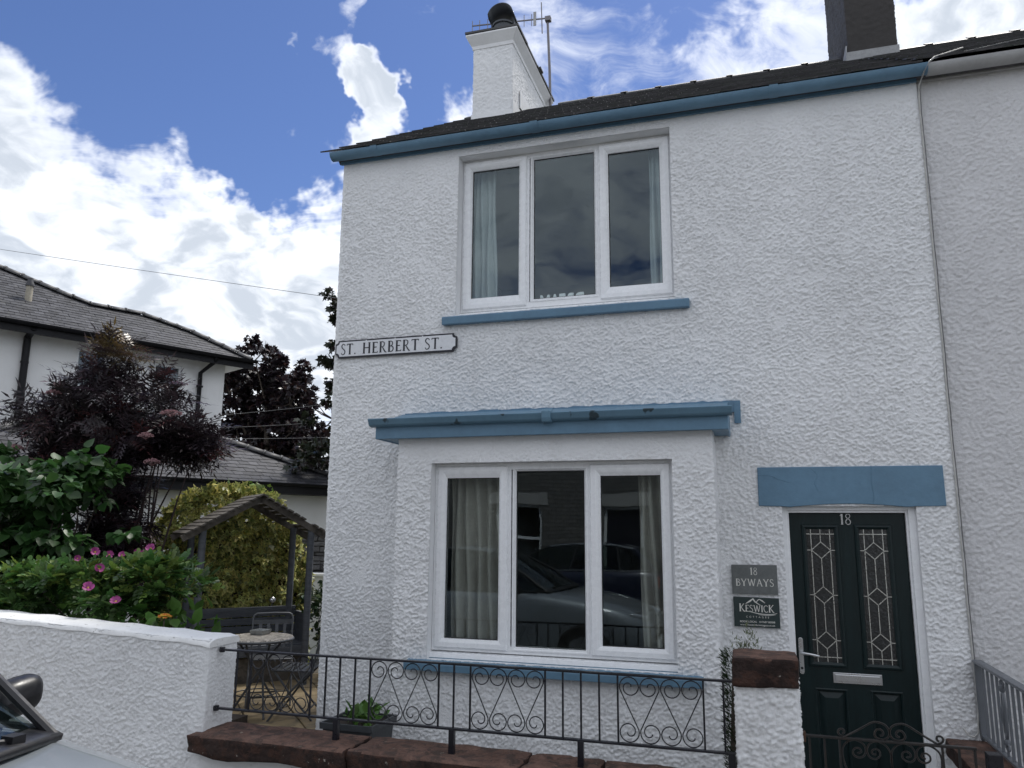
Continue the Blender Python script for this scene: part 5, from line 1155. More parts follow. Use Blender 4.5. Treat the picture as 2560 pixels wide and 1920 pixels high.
foliage('foliage', tmpl('oval'), pos, fwd, rs.uniform(.09, .17, n), A, A * 1.15, lm_green, fp, rs); branches(rs, (-4.45, -.85, .1), pos[rs.choice(n, 14)], .006, fp, m_bark)
yf = thing('yarrow', (-6.3, -1.0, .1), 'flat yellow yarrow flower heads over the white wall', 'flower')
m = MB(); rr = random.Random(5)
for (x, y, z, r) in ((-6.38, -1.05, 1.345, .10), (-6.05, -1.0, 1.33, .05), (-6.62, -1.05, 1.33, .08)):
    for k in range(70):
        a, q_ = rr.uniform(0, 6.28), math.sqrt(rr.random()) * r; m.obox((x + q_ * math.cos(a), y + q_ * math.sin(a) * .6, z + rr.uniform(-.008, .008) - q_ * q_), (.009, 0, 0), (0, .009, 0), (0, 0, .006))
m.build('flower_head', M('yarrow_yellow', (.50, .42, .035), .8, .2, 30), yf); MB().tube([(-6.38, -1.0, .1), (-6.38, -1.05, 1.34)], .005, 5).build('stem', m_bark, yf)

# green heart-leaved shrub
rs = np.random.RandomState(41)
lil = thing('lilac_shrub', (-7.3, .5, 0.0), 'tall bright green heart-leaved shrub in front of the purple elder', 'shrub')
cen, rad = [], []
for i in range(175):
    side = rs.rand() < .5
    cx_, top_ = ((-7.95, 2.62) if side else (-6.95, 2.55)); z = .95 + (top_ - 1.07) * rs.rand() ** 1.25; w_ = .58 * (1 - .45 * max(0, (z - 1.7)) / .9)
    cen.append((cx_ + rs.uniform(-w_, w_), .45 + rs.uniform(-.5, .5), z)); rad.append(rs.uniform(.14, .24))
cen = np.array(cen); rad = np.array(rad); pos, fwd, sz = clump_shrub(rs, cen, rad, 22, 'heart', .115, droop=.75)
n = len(pos); A = jit(rs, (.030, .076, .020), n, .45, .1); foliage('foliage', tmpl('heart'), pos, fwd, sz, A, A * 1.12, lm_green, lil, rs, flat=.4)
branches(rs, (-7.4, .5, 0), cen[rs.choice(len(cen), 24)], .018, lil, m_bark)

# black-leaved elder
rs = np.random.RandomState(51)
eld = thing('purple_elder', (-7.2, 1.75, 0.0), 'dark purple cut-leaved elder with pink flower heads before the far white house', 'shrub')
cen, rad = [], []
LOB = [(-8.0, 1.8, 3.50, .36), (-7.80, 1.8, 3.85, .20), (-8.4, 1.7, 2.95, .50), (-7.6, 1.8, 3.1, .55), (-7.12, 1.8, 3.25, .26), (-7.2, 1.7, 2.72, .42), (-6.72, 1.8, 2.78, .32), (-6.50, 1.8, 2.60, .18), (-7.9, 1.6, 2.35, .5), (-7.5, 1.6, 2.05, .36), (-8.55, 1.6, 2.4, .35), (-7.2, 1.5, 1.60, .24), (-7.3, 1.4, 1.15, .34), (-7.5, 1.6, 1.5, .5)]
for (x, y, z, r) in LOB:
    for k in range(int((26 if z < 3 else 17) * r / .45)):
        d = unit(rs, 1)[0] * (rs.rand() ** .4); cen.append((x + d[0] * r, y + d[1] * r * .7, z + d[2] * r * .8)); rad.append(rs.uniform(.10, .20))
cen = np.array(cen); rad = np.array(rad); pos, fwd, sz = clump_shrub(rs, cen, rad, 12, 'lance', .24, droop=.35)
n = len(pos); A = jit(rs, (.034, .024, .029), n, .45, .12); young = (pos[:, 2:3] > 3.75) & (rs.rand(n, 1) < .6); A = np.where(young, jit(rs, (.12, .085, .035), n), A)
red = (rs.rand(n, 1) < .10); A = np.where(red & ~young, jit(rs, (.075, .028, .030), n), A)
foliage('foliage', pinnate('lance', 4, .52, .30, 56, True), pos, fwd, sz, A, A * 1.1, lm_dark, eld, rs, flat=.4)
branches(rs, (-7.3, 1.7, 0), cen[rs.choice(len(cen), 40)], .022, eld, m_twig)
m_pink = M('pink_umbel', (.27, .15, .16), .8, .25, 25)
for (x, y, z, r) in ((-6.42, 1.3, 2.98, .13), (-8.2, 1.3, 3.30, .10), (-6.70, 1.25, 2.72, .09), (-6.62, 1.3, 2.42, .10), (-8.6, 1.2, 2.62, .11)):
    m = MB(); rr = random.Random(int(x * 100))
    for k in range(90):
        a, q_ = rr.uniform(0, 6.28), math.sqrt(rr.random()) * r; m.obox((x + q_ * math.cos(a), y + q_ * math.sin(a) * .8, z + .04 * math.cos(q_ / r * 1.5) + rr.uniform(-.012, .012)), (.008, 0, 0), (0, .008, 0), (0, 0, .005))
    for k in range(8): a = k * .785; m.tube([(x, y, z - .035), (x + r * .7 * math.cos(a), y + r * .56 * math.sin(a), z + .01)], .003, 4)
    m.build('flower_head', m_pink, eld)

# variegated ivy hedge behind the arbour
rs = np.random.RandomState(61)
ivy = thing('ivy_hedge', (-6.6, 2.9, PZ), 'mound of yellow variegated ivy behind the arbour', 'hedge')
base_c = (A_BL + A_BR) / 2 + dvv * .62; pos, fwd, ups = [], [], []
n = 8200; a_ = rs.uniform(-1, 1, n); zt_ = 2.13 - .85 * np.abs(a_ - .12) ** 3.0; z = PZ + (zt_ - PZ) * rs.rand(n) ** .85; hw = 1.02
front = np.array([-dvv.x, -dvv.y, 0]); wvv = np.array([wv.x, wv.y, 0])
bul = .34 * np.sqrt(np.clip(1 - ((z - .9) / 1.6) ** 2, .02, 1)) * np.sqrt(np.clip(1 - np.abs(a_) ** 3, .05, 1)); sgn = np.where(rs.rand(n) < .8, 1, -1)
lump = .06 * np.sin(a_ * 17 + z * 5) + .05 * np.sin(z * 13 + a_ * 7) + rs.randn(n) * .03
p = np.array([base_c.x, base_c.y, 0])[None] + wvv[None] * (a_ * hw)[:, None] + front[None] * ((bul + lump) * sgn)[:, None]; p[:, 2] = z
topm = rs.rand(n) < .16; p[topm, 2] = zt_[topm] + lump[topm] * .8; p[topm, :2] -= (front[None] * ((bul + lump) * sgn * rs.rand(n))[:, None])[topm, :2]
out = front[None] * sgn[:, None] + wvv[None] * (a_ * .5)[:, None] + np.array([0, 0, .5])[None] * (z / 2)[:, None]
fw_ = rs.randn(n, 3) * .55 + np.array([0, 0, -.8]) + out * .45; fw_[topm, 2] += .9
A = jit(rs, (.085, .130, .030), n, .35); Bc2 = jit(rs, (.66, .62, .20), n, .3, .1); dk = rs.rand(n, 1) < .25; Bc2 = np.where(dk, jit(rs, (.20, .20, .06), n), Bc2)
pale = rs.rand(n, 1) < .10; A = np.where(pale, jit(rs, (.55, .48, .12), n), A)
foliage('foliage', tmpl('ivy'), p, fw_, rs.uniform(.055, .105, n), A, Bc2, lm_ivy, ivy, rs, up=out + 0, flat=.45)
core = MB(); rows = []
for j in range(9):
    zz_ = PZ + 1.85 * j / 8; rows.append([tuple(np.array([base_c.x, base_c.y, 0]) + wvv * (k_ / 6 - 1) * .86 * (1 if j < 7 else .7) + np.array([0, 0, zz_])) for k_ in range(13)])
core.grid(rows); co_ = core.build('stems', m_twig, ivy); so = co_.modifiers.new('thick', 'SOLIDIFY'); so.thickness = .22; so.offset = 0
# loose green top of the mound
n = 120; q = np.array([base_c.x, base_c.y, 2.12])[None] + wvv[None] * rs.uniform(-.35, .15, (n, 1)) + rs.randn(n, 3) * .07; A = jit(rs, (.10, .17, .03), n)
foliage('green_shoots', tmpl('ivy'), q, rs.randn(n, 3) + np.array([0, 0, .6]), rs.uniform(.06, .11, n), A, A * 1.2, lm_ivy, ivy, rs)
# variegated dogwood shrub at the right of the bench
rs = np.random.RandomState(71)
dg = thing('variegated_shrub', (-4.95, 2.75, PZ), 'dark green shrub with white-edged leaves between the arbour post and the cottage', 'shrub')
cen = np.stack([rs.uniform(-5.35, -4.6, 40), rs.uniform(2.6, 3.2, 40), rs.uniform(.05, 1.0, 40)], -1); pos, fwd, sz = clump_shrub(rs, cen, np.full(40, .16), 26, 'oval', .085, droop=.35)
n = len(pos); A = jit(rs, (.022, .050, .020), n, .3); Bv = np.where(rs.rand(n, 1) < .35, jit(rs, (.22, .25, .14), n), A * 1.2)
foliage('foliage', tmpl('oval'), pos, fwd, sz, A, Bv, lm_ivy, dg, rs); branches(rs, (-4.95, 2.8, PZ), cen[:14], .01, dg, m_twig)
# conifer sliver between pillar and bay
rs = np.random.RandomState(81)
cy = thing('clipped_conifer', (-0.18, -1.0, PZ), 'narrow dark green conifer behind the gate pillar', 'shrub')
n = 5200; a_ = rs.uniform(0, 6.28, n); r_ = .105 * np.sqrt(rs.uniform(.5, 1, n)); z = rs.uniform(-.05, 1.0, n) ; pos = np.stack([-0.14 + r_ * np.cos(a_), -1.02 + r_ * np.sin(a_), z], -1)
fw_ = np.stack([np.cos(a_), np.sin(a_), np.full(n, .9)], -1) + rs.randn(n, 3) * .35; A = jit(rs, (.020, .038, .012), n, .45)
foliage('foliage', tmpl('lance'), pos, fw_, rs.uniform(.022, .045, n), A, A * 1.3, lm_green, cy, rs)
tn = []
for k in range(14): tn.append((-0.10 + rs.uniform(-.05, .06), -1.02 + rs.uniform(-.05, .05), rs.uniform(.95, 1.14)))
tn = np.array(tn); pos2 = np.repeat(tn, 14, 0) + rs.randn(len(tn) * 14, 3) * .016; A = jit(rs, (.10, .12, .06), len(pos2))
foliage('shoot_tips', tmpl('lance'), pos2, rs.randn(len(pos2), 3) * .5 + np.array([0, 0, .9]), rs.uniform(.02, .04, len(pos2)), A, A * 1.3, lm_green, cy, rs)
MB().tube([(-.14, -1.02, PZ), (-.14, -1.02, .5), (-.14, -1.02, .93)], [.075, .08, .05], 8).build('trunk', m_bark, cy)
# plants in the planter
rs = np.random.RandomState(91); n = 90
pp = thing('planter_greenery', (-2.7, -.8, .36), 'fresh green leafy shoots growing in the grey planter', 'plant')
pos = np.stack([rs.uniform(-2.82, -2.60, n), rs.uniform(-.95, -.66, n), rs.uniform(.34, .46, n)], -1); A = jit(rs, (.08, .17, .035), n)
foliage('foliage', tmpl('oval'), pos, rs.randn(n, 3) * .6 + np.array([0, 0, .7]), rs.uniform(.05, .10, n), A, A * 1.2, lm_green, pp, rs)
# ================================================================== far white house
E_ = Vector((0.4475, 0.8943, 0)); N_ = Vector((0.8943, -0.4475, 0)); O_ = Vector((-15.06, 5.93, 0))
def fp3(e, n, z): return tuple(O_ + E_ * e + N_ * n + Vector((0, 0, z)))
fh = thing('far_house', fp3(2, -1, -.1), 'white rendered two-storey house with slate hipped roofs and black gutters beyond the garden', 'house')
def fbox(m, e0, e1, n0, n1, z0, z1):
    v = [fp3(e, n, z) for z in (z0, z1) for (e, n) in ((e0, n1), (e1, n1), (e1, n0), (e0, n0))]
    return m.add(v, [(0, 3, 2, 1), (4, 5, 6, 7), (0, 1, 5, 4), (1, 2, 6, 5), (2, 3, 7, 6), (3, 0, 4, 7)])
# upper walls with window openings (front plane n=-0.455)
wn = -0.455
FWIN = [(1.68, 2.36, 4.82, 5.72), (3.42, 4.11, 4.98, 5.66)]
es = sorted(set([-8.0, 5.22] + [w_[i] for w_ in FWIN for i in (0, 1)])); zs = sorted(set([-0.2, 5.95] + [w_[i] for w_ in FWIN for i in (2, 3)])); m = MB()
for i in range(len(es) - 1):
    for k in range(len(zs) - 1):
        ce, cz = (es[i] + es[i + 1]) / 2, (zs[k] + zs[k + 1]) / 2
        if any(w_[0] < ce < w_[1] and w_[2] < cz < w_[3] for w_ in FWIN): continue
        fbox(m, es[i], es[i + 1], wn - .2, wn, zs[k], zs[k + 1])
fbox(m, 5.02, 5.22, -3.6, wn - .2, -.2, 5.95); fbox(m, -8, 5.02, -3.6, -3.4, -.2, 5.95)
m.build('upper_wall', m_far, fh)
m = MB(); fbox(m, -8, 5.02, -3.39, -2.4, 3.0, 5.6); m.build('inner_wall', m_room, fh)
for (a, b, c, d) in FWIN:
    m = MB(); t_ = .06
    fbox(m, a, a + t_, wn - .13, wn - .06, c, d); fbox(m, b - t_, b, wn - .13, wn - .06, c, d); fbox(m, a + t_, b - t_, wn - .129, wn - .061, c, c + t_); fbox(m, a + t_, b - t_, wn - .129, wn - .061, d - t_, d)
    wo_ = m.build('window', m_upvc, fh)
    m = MB(); fbox(m, a + t_, b - t_, wn - .10, wn - .09, c + t_, d - t_); m.build('pane', m_glass, wo_)
    m = MB(); fbox(m, a - .04, b + .04, wn - .05, wn + .03, c - .06, c); m.build('sill', m_reveal, wo_)
tp35 = math.tan(math.radians(35)); EU = 5.99
rp = lambda e, n: (e, n, EU + tp35 * -n)
m = MB()
poly = [(-8.5, .02), (5.70, .02), (4.51, -.95), (3.40, -1.47), (2.08, -1.45), (.38, -2.56), (-1.5, -3.8), (-8.5, -3.8)]
m.add([fp3(*rp(e, n)) for e, n in poly], [tuple(range(len(poly)))[::-1]] if False else [tuple(range(len(poly)))])
R1, R2, EC, EB = rp(3.40, -1.47), rp(2.08, -1.45), rp(5.70, .02), (5.70, -3.9, EU)
m.add([fp3(*q) for q in (EC, EB, R1)], [(0, 1, 2)]); m.add([fp3(*q) for q in (R1, EB, (-1.5, -3.9, EU), R2)], [(0, 1, 2, 3)])
m.add([fp3(*q) for q in (R2, (-1.5, -3.9, EU + .6), rp(-1.5, -3.8))], [(0, 1, 2)]); m.add([fp3(*q) for q in (rp(-1.5, -3.8), rp(-8.5, -3.8), (-8.5, -7.5, EU), (-1.5, -7.5, EU))], [(0, 1, 2, 3)])
froof = m.build('roof', m_slate2, fh)
def inpoly(poly):
    def f(u, v):
        c = False; j = len(poly) - 1
        for i in range(len(poly)):
            (xi, yi), (xj, yj) = poly[i], poly[j]
            if (yi > v) != (yj > v) and u < (xj - xi) * (v - yi) / (yj - yi) + xi: c = not c
            j = i
        return c
    return f
c35 = math.cos(math.radians(35)); pv = [(e, -n / c35 + .0) for e, n in poly]
up35 = Vector((-N_.x * c35, -N_.y * c35, math.sin(math.radians(35)))); nn35 = Vector((N_.x * math.sin(math.radians(35)), N_.y * math.sin(math.radians(35)), c35))
slate_field(froof, fp3(0, .05, EU - .03), E_, up35, nn35, -8.4, 5.7, 4.6, 0.21, 0.155, lambda u, v: inpoly([(a + (-.02 if a > 3 else 0), b) for a, b in pv])(u, v) and u > -3.5, m_slate2, 300, prio=camd, thick=.009, seed=11)
def ridge_run(pts, parent, step=.42, w_=.13):
    """half-round ridge tiles laid along a hip or ridge"""
    P = [Vector(fp3(*q)) for q in pts]; L = [(P[i + 1] - P[i]).length for i in range(len(P) - 1)]; tot_ = sum(L); n = int(tot_ / step); rr = random.Random(3)
    def at_(s):
        for i, l in enumerate(L):
            if s <= l or i == len(L) - 1: return P[i] + (P[i + 1] - P[i]) * (s / l), (P[i + 1] - P[i]).normalized()
            s -= l
    for k in range(n):
        a, d = at_(k * step); b, _ = at_(min((k + 1) * step + .02, tot_)); sd = d.cross(Vector((0, 0, 1))).normalized(); u_ = sd.cross(d).normalized(); m = MB(); prof = [(math.cos(t_), math.sin(t_)) for t_ in [math.radians(20 + 28 * q) for q in range(6)]]
        dz = Vector((0, 0, -.04 + rr.uniform(-.004, .004)))
        m.grid([[tuple(q + dz + sd * (x * w_) + u_ * (y * w_)) for x, y in prof] for q in (a, b)]); m.grid([[tuple(q + dz + sd * (x * (w_ + .016)) + u_ * (y * (w_ + .016))) for x, y in prof] for q in (b - d * .045, b)])
        o = m.build('ridge_tile', m_ridge, parent, sm=60); so = o.modifiers.new('thick', 'SOLIDIFY'); so.thickness = .015
ridge_run([rp(5.68, .0), rp(4.51, -.95), rp(3.40, -1.47), rp(2.08, -1.45), rp(.38, -2.56), rp(-1.5, -3.8)], froof)
m = MB(); fbox(m, -8.4, 5.72, wn, .02, 5.86, 5.90); fbox(m, 5.22, 5.72, -3.6, wn, 5.86, 5.90); m.build('soffit', m_reveal, fh)
m = MB(); fbox(m, -8.4, 5.75, .02, .05, 5.76, 6.0); m.build('fascia', m_blackpl, fh)
def fgutter(e0, e1, n, z, r, parent):
    m = MB(); pts = [fp3(e0, n + r * math.cos(a), z - r * math.sin(a)) for a in [math.pi * k / 8 for k in range(9)]]; m.prism(pts, E_ * (e1 - e0)); return m.build('gutter', m_blackpl, parent, sm=40)
fgutter(-8.4, 5.80, .125, 5.985, .075, fh)
for (e, z0, z1) in ((.64, -.1, 5.88), (4.55, 3.9, 5.55)):
    m = MB(); 
    if e > 2: m.tube([fp3(e + .18, .10, 5.92), fp3(e + .16, .0, 5.80), fp3(e, wn + .07, 5.55), fp3(e, wn + .07, 3.4)], .055, 8)
    else: m.tube([fp3(e, .06, 5.9), fp3(e, wn + .08, 5.75), fp3(e, wn + .08, -.1)], .075, 8)
    dp = m.build('downpipe', m_blackpl, fh, sm=50)
    for z in (5.2, 4.5): m = MB(); m.lathe(fp3(e, wn + .07, z), [(.06, -.03), (.085, -.02), (.085, .02), (.06, .03)], 10); m.build('collar', m_blackpl, dp)
# roof vent
m = MB(); ve = .72; q = Vector(fp3(*rp(ve, -1.05))); m.lathe(q + Vector((0, 0, -.05)), [(.085, 0), (.075, .06), (.072, .40), (.085, .41)], 14); vb = m.build('roof_vent', M('vent_stone', (.33, .30, .24), .8, .2, 8), froof, sm=40)
m = MB(); m.lathe(q + Vector((0, 0, .36)), [(.095, 0), (.095, .04), (.06, .12), (.055, .19), (.02, .20)], 14); m.build('vent_cap', m_slate2, vb, sm=40)
# lower wing
tp30 = math.tan(math.radians(30)); EL, NL = 2.636, 3.34; lr = lambda e, n: (e, n, EL + tp30 * (NL - n))
m = MB(); lp_ = [(-2.2, 3.36), (7.05, 3.36), (2.6, .5), (1.8, .5)]
m.add([fp3(*lr(e, n)) for e, n in lp_], [(0, 1, 2, 3)])
m.add([fp3(*q) for q in (lr(7.05, 3.36), (7.05, -2.3, EL), lr(2.6, .5))], [(0, 1, 2)]); m.add([fp3(*q) for q in (lr(2.6, .5), (7.05, -2.3, EL), (-2.2, -2.3, EL), lr(1.8, .5))], [(0, 1, 2, 3)]); m.add([fp3(*q) for q in (lr(1.8, .5), (-2.2, -2.3, EL), lr(-2.2, 3.36))], [(0, 1, 2)])
lroof = m.build('wing_roof', m_slate2, fh)
c30, s30 = math.cos(math.radians(30)), .5; pv2 = [(e, (3.36 - n) / c30) for e, n in lp_]
slate_field(lroof, fp3(0, 3.40, EL - .03), E_, Vector((-N_.x * c30, -N_.y * c30, s30)), Vector((N_.x * s30, N_.y * s30, c30)), -2.2, 7.1, 3.4, .23, .17, inpoly(pv2), m_slate2, 300, prio=camd, thick=.009, seed=12)
ridge_run([lr(7.0, 3.33), lr(2.6, .5), lr(1.8, .5)], lroof, .40, .14); ridge_run([lr(-2.15, 3.33), lr(1.8, .5)], lroof, .40, .14)
m = MB(); fbox(m, -1.8, 6.65, 2.75, 2.95, -.2, 2.60); fbox(m, 6.45, 6.65, -2, 2.75, -.2, 2.6); fbox(m, -1.8, -1.6, -2, 2.75, -.2, 2.6); m.build('wing_wall', m_far, fh)
m = MB(); fbox(m, -2.25, 7.1, 3.36, 3.40, 2.42, 2.66); fbox(m, -2.2, 7.05, 2.95, 3.36, 2.42, 2.46); m.build('wing_fascia', m_blackpl, fh)
fgutter(-2.3, 7.15, 3.47, 2.645, .06, fh)
# dry stone wall, white step beyond the hedge
ds = thing('dry_stone_wall', (-6.6, 5.0, -.1), 'dark dry stone wall glimpsed between the ivy mound and the cottage', 'wall')
m = MB(); m.box(-7.6, -5.4, 5.05, 5.30, -.2, 1.58); m.build('core', m_soil, ds)
m_dst = M('dark_field_stone', (.085, .083, .085), .85, .35, 6, .01, 25, rnd=.35); rr = random.Random(6); z = .3
while z < 1.58:
    h_ = rr.uniform(.05, .095); x = -7.6
    while x < -5.45:
        l_ = rr.uniform(.12, .30); m = MB(); y0 = 4.99 + rr.uniform(-.02, .02); m.obox((x + l_ / 2, y0 + .06, z + h_ / 2), (l_ / 2 - .006, 0, rr.uniform(-.004, .004)), (0, .06, 0), (rr.uniform(-.006, .006), 0, h_ / 2 - .005)); m.build('stone', m_dst, ds, bev=.008); x += l_
    z += h_
wp = MB(); wp.box(-7.3, -5.2, 4.60, 4.9, -.2, .985); wp.box(-7.32, -5.18, 4.57, 4.93, .985, 1.02); tag(wp.build('white_garden_wall', m_wtop, None), 'low white wall in front of the dry stone wall', 'wall')

# ================================================================== trees
def tree(name, label, base, height, lobes, nleaf, size, colA, colB, mat, seed, group='trees behind the houses'):
    rs = np.random.RandomState(seed); t = thing(name, base, label, 'tree', group); b = np.array(base, float); m = MB()
    tops = []
    m.tube([tuple(b), tuple(b + [.1, 0, height * .3]), tuple(b + [.0, .1, height * .6]), tuple(b + [0, 0, height * .9])], [.22, .17, .11, .03], 8)
    for (x, y, z, r) in lobes:
        c = np.array([x, y, z]); s = b + np.array([0, 0, min(z - b[2], height * .7) * .55]); mid = (s + c) / 2 + rs.randn(3) * .15; m.tube([tuple(s), tuple(mid), tuple(c)], [.09, .055, .02], 5)
        for k in range(5): d = unit(rs, 1)[0] * r * .8; m.tube([tuple(c), tuple(c + d * .5 + rs.randn(3) * .06), tuple(c + d)], [.025, .016, .006], 4)
    m.build('trunk', m_bark, t, sm=60)
    pos, fwd = [], []
    tot_ = sum(l[3] ** 2 for l in lobes)
    for (x, y, z, r) in lobes:
        n = int(nleaf * r * r / tot_); k = max(4, n // 34); cl = unit(rs, k) * (r * rs.uniform(.45, 1.0, (k, 1))) * np.array([1, 1, .85]) + np.array([x, y, z])
        idx = rs.randint(0, k, n); d = unit(rs, n); p = cl[idx] + d * rs.uniform(.04, .34, (n, 1)) * max(.5, r * .55) * np.array([1.15, 1.15, .6]); pos.append(p); o_ = d + (p - np.array([x, y, z])) / r * .6; o_[:, 2] -= .45; fwd.append(o_)
    pos = np.concatenate(pos); fwd = np.concatenate(fwd); n = len(pos); A = jit(rs, colA, n, .4, .12); f_ = rs.rand(n, 1) < .2; A = np.where(f_, jit(rs, colB, n), A)
    foliage('crown', tmpl('maple'), pos, fwd, size * rs.uniform(.7, 1.25, n), A, A * 1.1, mat, t, rs, flat=.7); return t
rr = random.Random(14); lob = []
for (x, z, r) in ((-17.0, 7.6, 1.0), (-18.0, 7.0, 1.1), (-16.2, 6.9, 1.05), (-17.2, 6.2, 1.4), (-15.6, 6.0, 1.0), (-15.2, 5.2, .95), (-16.5, 5.0, 1.4), (-18.4, 5.8, 1.2), (-18.7, 7.4, .8), (-15.0, 4.4, 1.0), (-16.5, 3.6, 1.3), (-18.2, 4.4, 1.3)): lob.append((x, 18 + rr.uniform(-.8, .8), z, r))
tree('copper_maple', 'dark copper-leaved maple rising behind the far white house', (-16.8, 18, -.2), 8.0, lob, 17000, .17, (.020, .014, .018), (.040, .020, .018), lm_tree, 101)
lob = [(-9.25, 10, 7.0, .45), (-9.1, 10, 6.45, .4), (-9.2, 10, 5.75, .55), (-9.0, 10, 5.1, .75), (-8.3, 10, 6.3, 1.2), (-8.0, 10, 4.8, 1.3), (-9.4, 10, 4.2, .7), (-8.2, 10, 3.4, 1.2), (-7.4, 10, 7.0, 1.0), (-9.6, 10, 3.3, .8)]
tree('green_maple', 'green-brown maple half hidden behind the cottage gable', (-8.0, 10, -.2), 7.4, lob, 7500, .135, (.024, .030, .016), (.030, .018, .016), lm_tree, 102)
lob = [(-12.9, 14.5, 3.4, .7), (-12.2, 14.5, 3.1, .7), (-11.6, 14.5, 2.8, .8), (-12.4, 14.5, 2.2, .9)]
tree('russet_bush', 'low russet and green bush between the far house and the cottage', (-12.2, 14.5, -.2), 3.2, lob, 4000, .12, (.030, .036, .014), (.075, .032, .016), lm_tree, 103)
# overhead wires
def wire(name, a, b, sag, r, label):
    a, b = Vector(a), Vector(b); P = [tuple(a.lerp(b, k / 24) - Vector((0, 0, sag * 4 * (k / 24) * (1 - k / 24)))) for k in range(25)]; tag(MB().tube(P, r, 5).build(name, m_cabled, None, sm=60), label, 'wire', 'overhead wires')
wire('overhead_wire', (-26, 8.0, 10.35), (-3.5, 8.0, 5.48), .06, .006, 'single overhead wire crossing the clouds above the far roof')
for k, (z0, z1) in enumerate(((4.9, 5.5), (4.6, 5.0), (4.35, 4.5))): wire('service_wire', (-17, 13, z0), (-4, 11 + k, z1), .25, .006, 'thin service wire running past the copper maple')

# ================================================================== across the street
m_stone = None
sm_, t = newmat('slate_stone_wall'); co = objco(t); mp = t.vmath('MULTIPLY', co, (1, 1, 1))
bt = t.node('ShaderNodeTexBrick', {'Vector': t.node('ShaderNodeCombineXYZ', {0: t.node('ShaderNodeSeparateXYZ', {0: co}).outputs[0], 1: t.node('ShaderNodeSeparateXYZ', {0: co}).outputs[2], 2: 0.0}).outputs[0], 'Color1': (.22, .21, .20, 1), 'Color2': (.12, .125, .13, 1), 'Mortar': (.02, .02, .02, 1), 'Scale': 1.0, 'Mortar Size': .012, 'Brick Width': .34, 'Row Height': .085})
bt.offset_frequency = 2; p = pbsdf(t, Base_Color=t.mix(.5, bt.outputs['Color'], t.mix(t.noise(co, 5, 5), (.08, .08, .08, 1), (.24, .225, .20, 1)), 'MIX'), Roughness=.8)
t.put(p.inputs['Normal'], t.node('ShaderNodeBump', {'Height': t.math('SUBTRACT', t.noise(co, 9, 4), bt.outputs['Fac']), 'Strength': .9, 'Distance': .03}).outputs[0]); finish(t, p.outputs[0])
m_lint2 = M('pale_stone_lintel', (.42, .41, .39), .8, .12, 5, .004, 30); m_void = M('dark_interior', (.03, .03, .032), .8)
def terrace(cx, label):
    t_ = thing('terraced_house', (cx, -11.9, 0), label, 'house', 'terraced houses across the street')
    y = -11.85; x0, x1 = cx - 2.4, cx + 2.4; ops = [(cx - 1.75, cx - .65, .85, 2.25), (cx + .75, cx + 1.65, .1, 2.25), (cx - 1.65, cx - .75, 3.2, 4.5), (cx + .7, cx + 1.6, 3.2, 4.5)]
    es_ = sorted(set([x0, x1] + [o[i] for o in ops for i in (0, 1)])); zs_ = sorted(set([0, 5.1] + [o[i] for o in ops for i in (2, 3)])); m = MB()
    for i in range(len(es_) - 1):
        for k in range(len(zs_) - 1):
            ce, cz = (es_[i] + es_[i + 1]) / 2, (zs_[k] + zs_[k + 1]) / 2
            if not any(o[0] < ce < o[1] and o[2] < cz < o[3] for o in ops): m.box(es_[i], es_[i + 1], y - .3, y, zs_[k], zs_[k + 1])
    m.build('wall', sm_, t_); MB().box(x0, x1, y - .7, y - .65, 0, 5.1).build('inner_wall', m_void, t_)
    for j, (a, b, c, d) in enumerate(ops):
        MB().box(a - .15, b + .15, y - .1, y + .015, d + .001, d + .26).build('lintel', m_lint2, t_)
        fr_ = MB(); k_ = .07
        for q in ((a, a + k_, c, d), (b - k_, b, c, d), (a + k_, b - k_, d - k_, d), (a + k_, b - k_, c, c + k_)): fr_.box(q[0], q[1], y - .2, y - .12, q[2], q[3])
        if j != 1:
            fr_.box(a + k_, b - k_, y - .195, y - .125, (c + d) / 2 - .03, (c + d) / 2 + .03); wo_ = fr_.build('window', m_upvc, t_); MB().box(a + k_, b - k_, y - .165, y - .16, c + k_, d - k_).build('pane', m_glass, wo_); MB().box(a - .08, b + .08, y - .1, y + .06, c - .12, c - .001).build('sill', m_lint2, wo_)
        else: wo_ = fr_.build('door_frame', m_upvc, t_); MB().box(a + k_, b - k_, y - .18, y - .15, c, d - k_).build('door', m_signblack, t_)
    m = MB(); m.prism([(x0, y + .2, 5.05), (x0, y - 3.0, 6.75), (x0, y - 6.2, 5.05)], (4.8, 0, 0)); m.build('roof', m_slate2, t_); m = MB(); m.box(x0, x1, y - 6.0, y - 5.7, 0, 5.1); m.box(x0, x0 + .2, y - 5.7, y - .7, 0, 5.1); m.box(x1 - .2, x1, y - 5.7, y - .7, 0, 5.1); m.build('rear_wall', sm_, t_); half = MB(); half.tube([(x0, y + .25, 5.05), (x1, y + .25, 5.05)], .06, 8); half.build('gutter', m_blackpl, t_)
for cx_ in (-8.9, -4.05, 0.80): terrace(cx_, 'slate-stone terraced house with pale lintels, mirrored in the bay window')
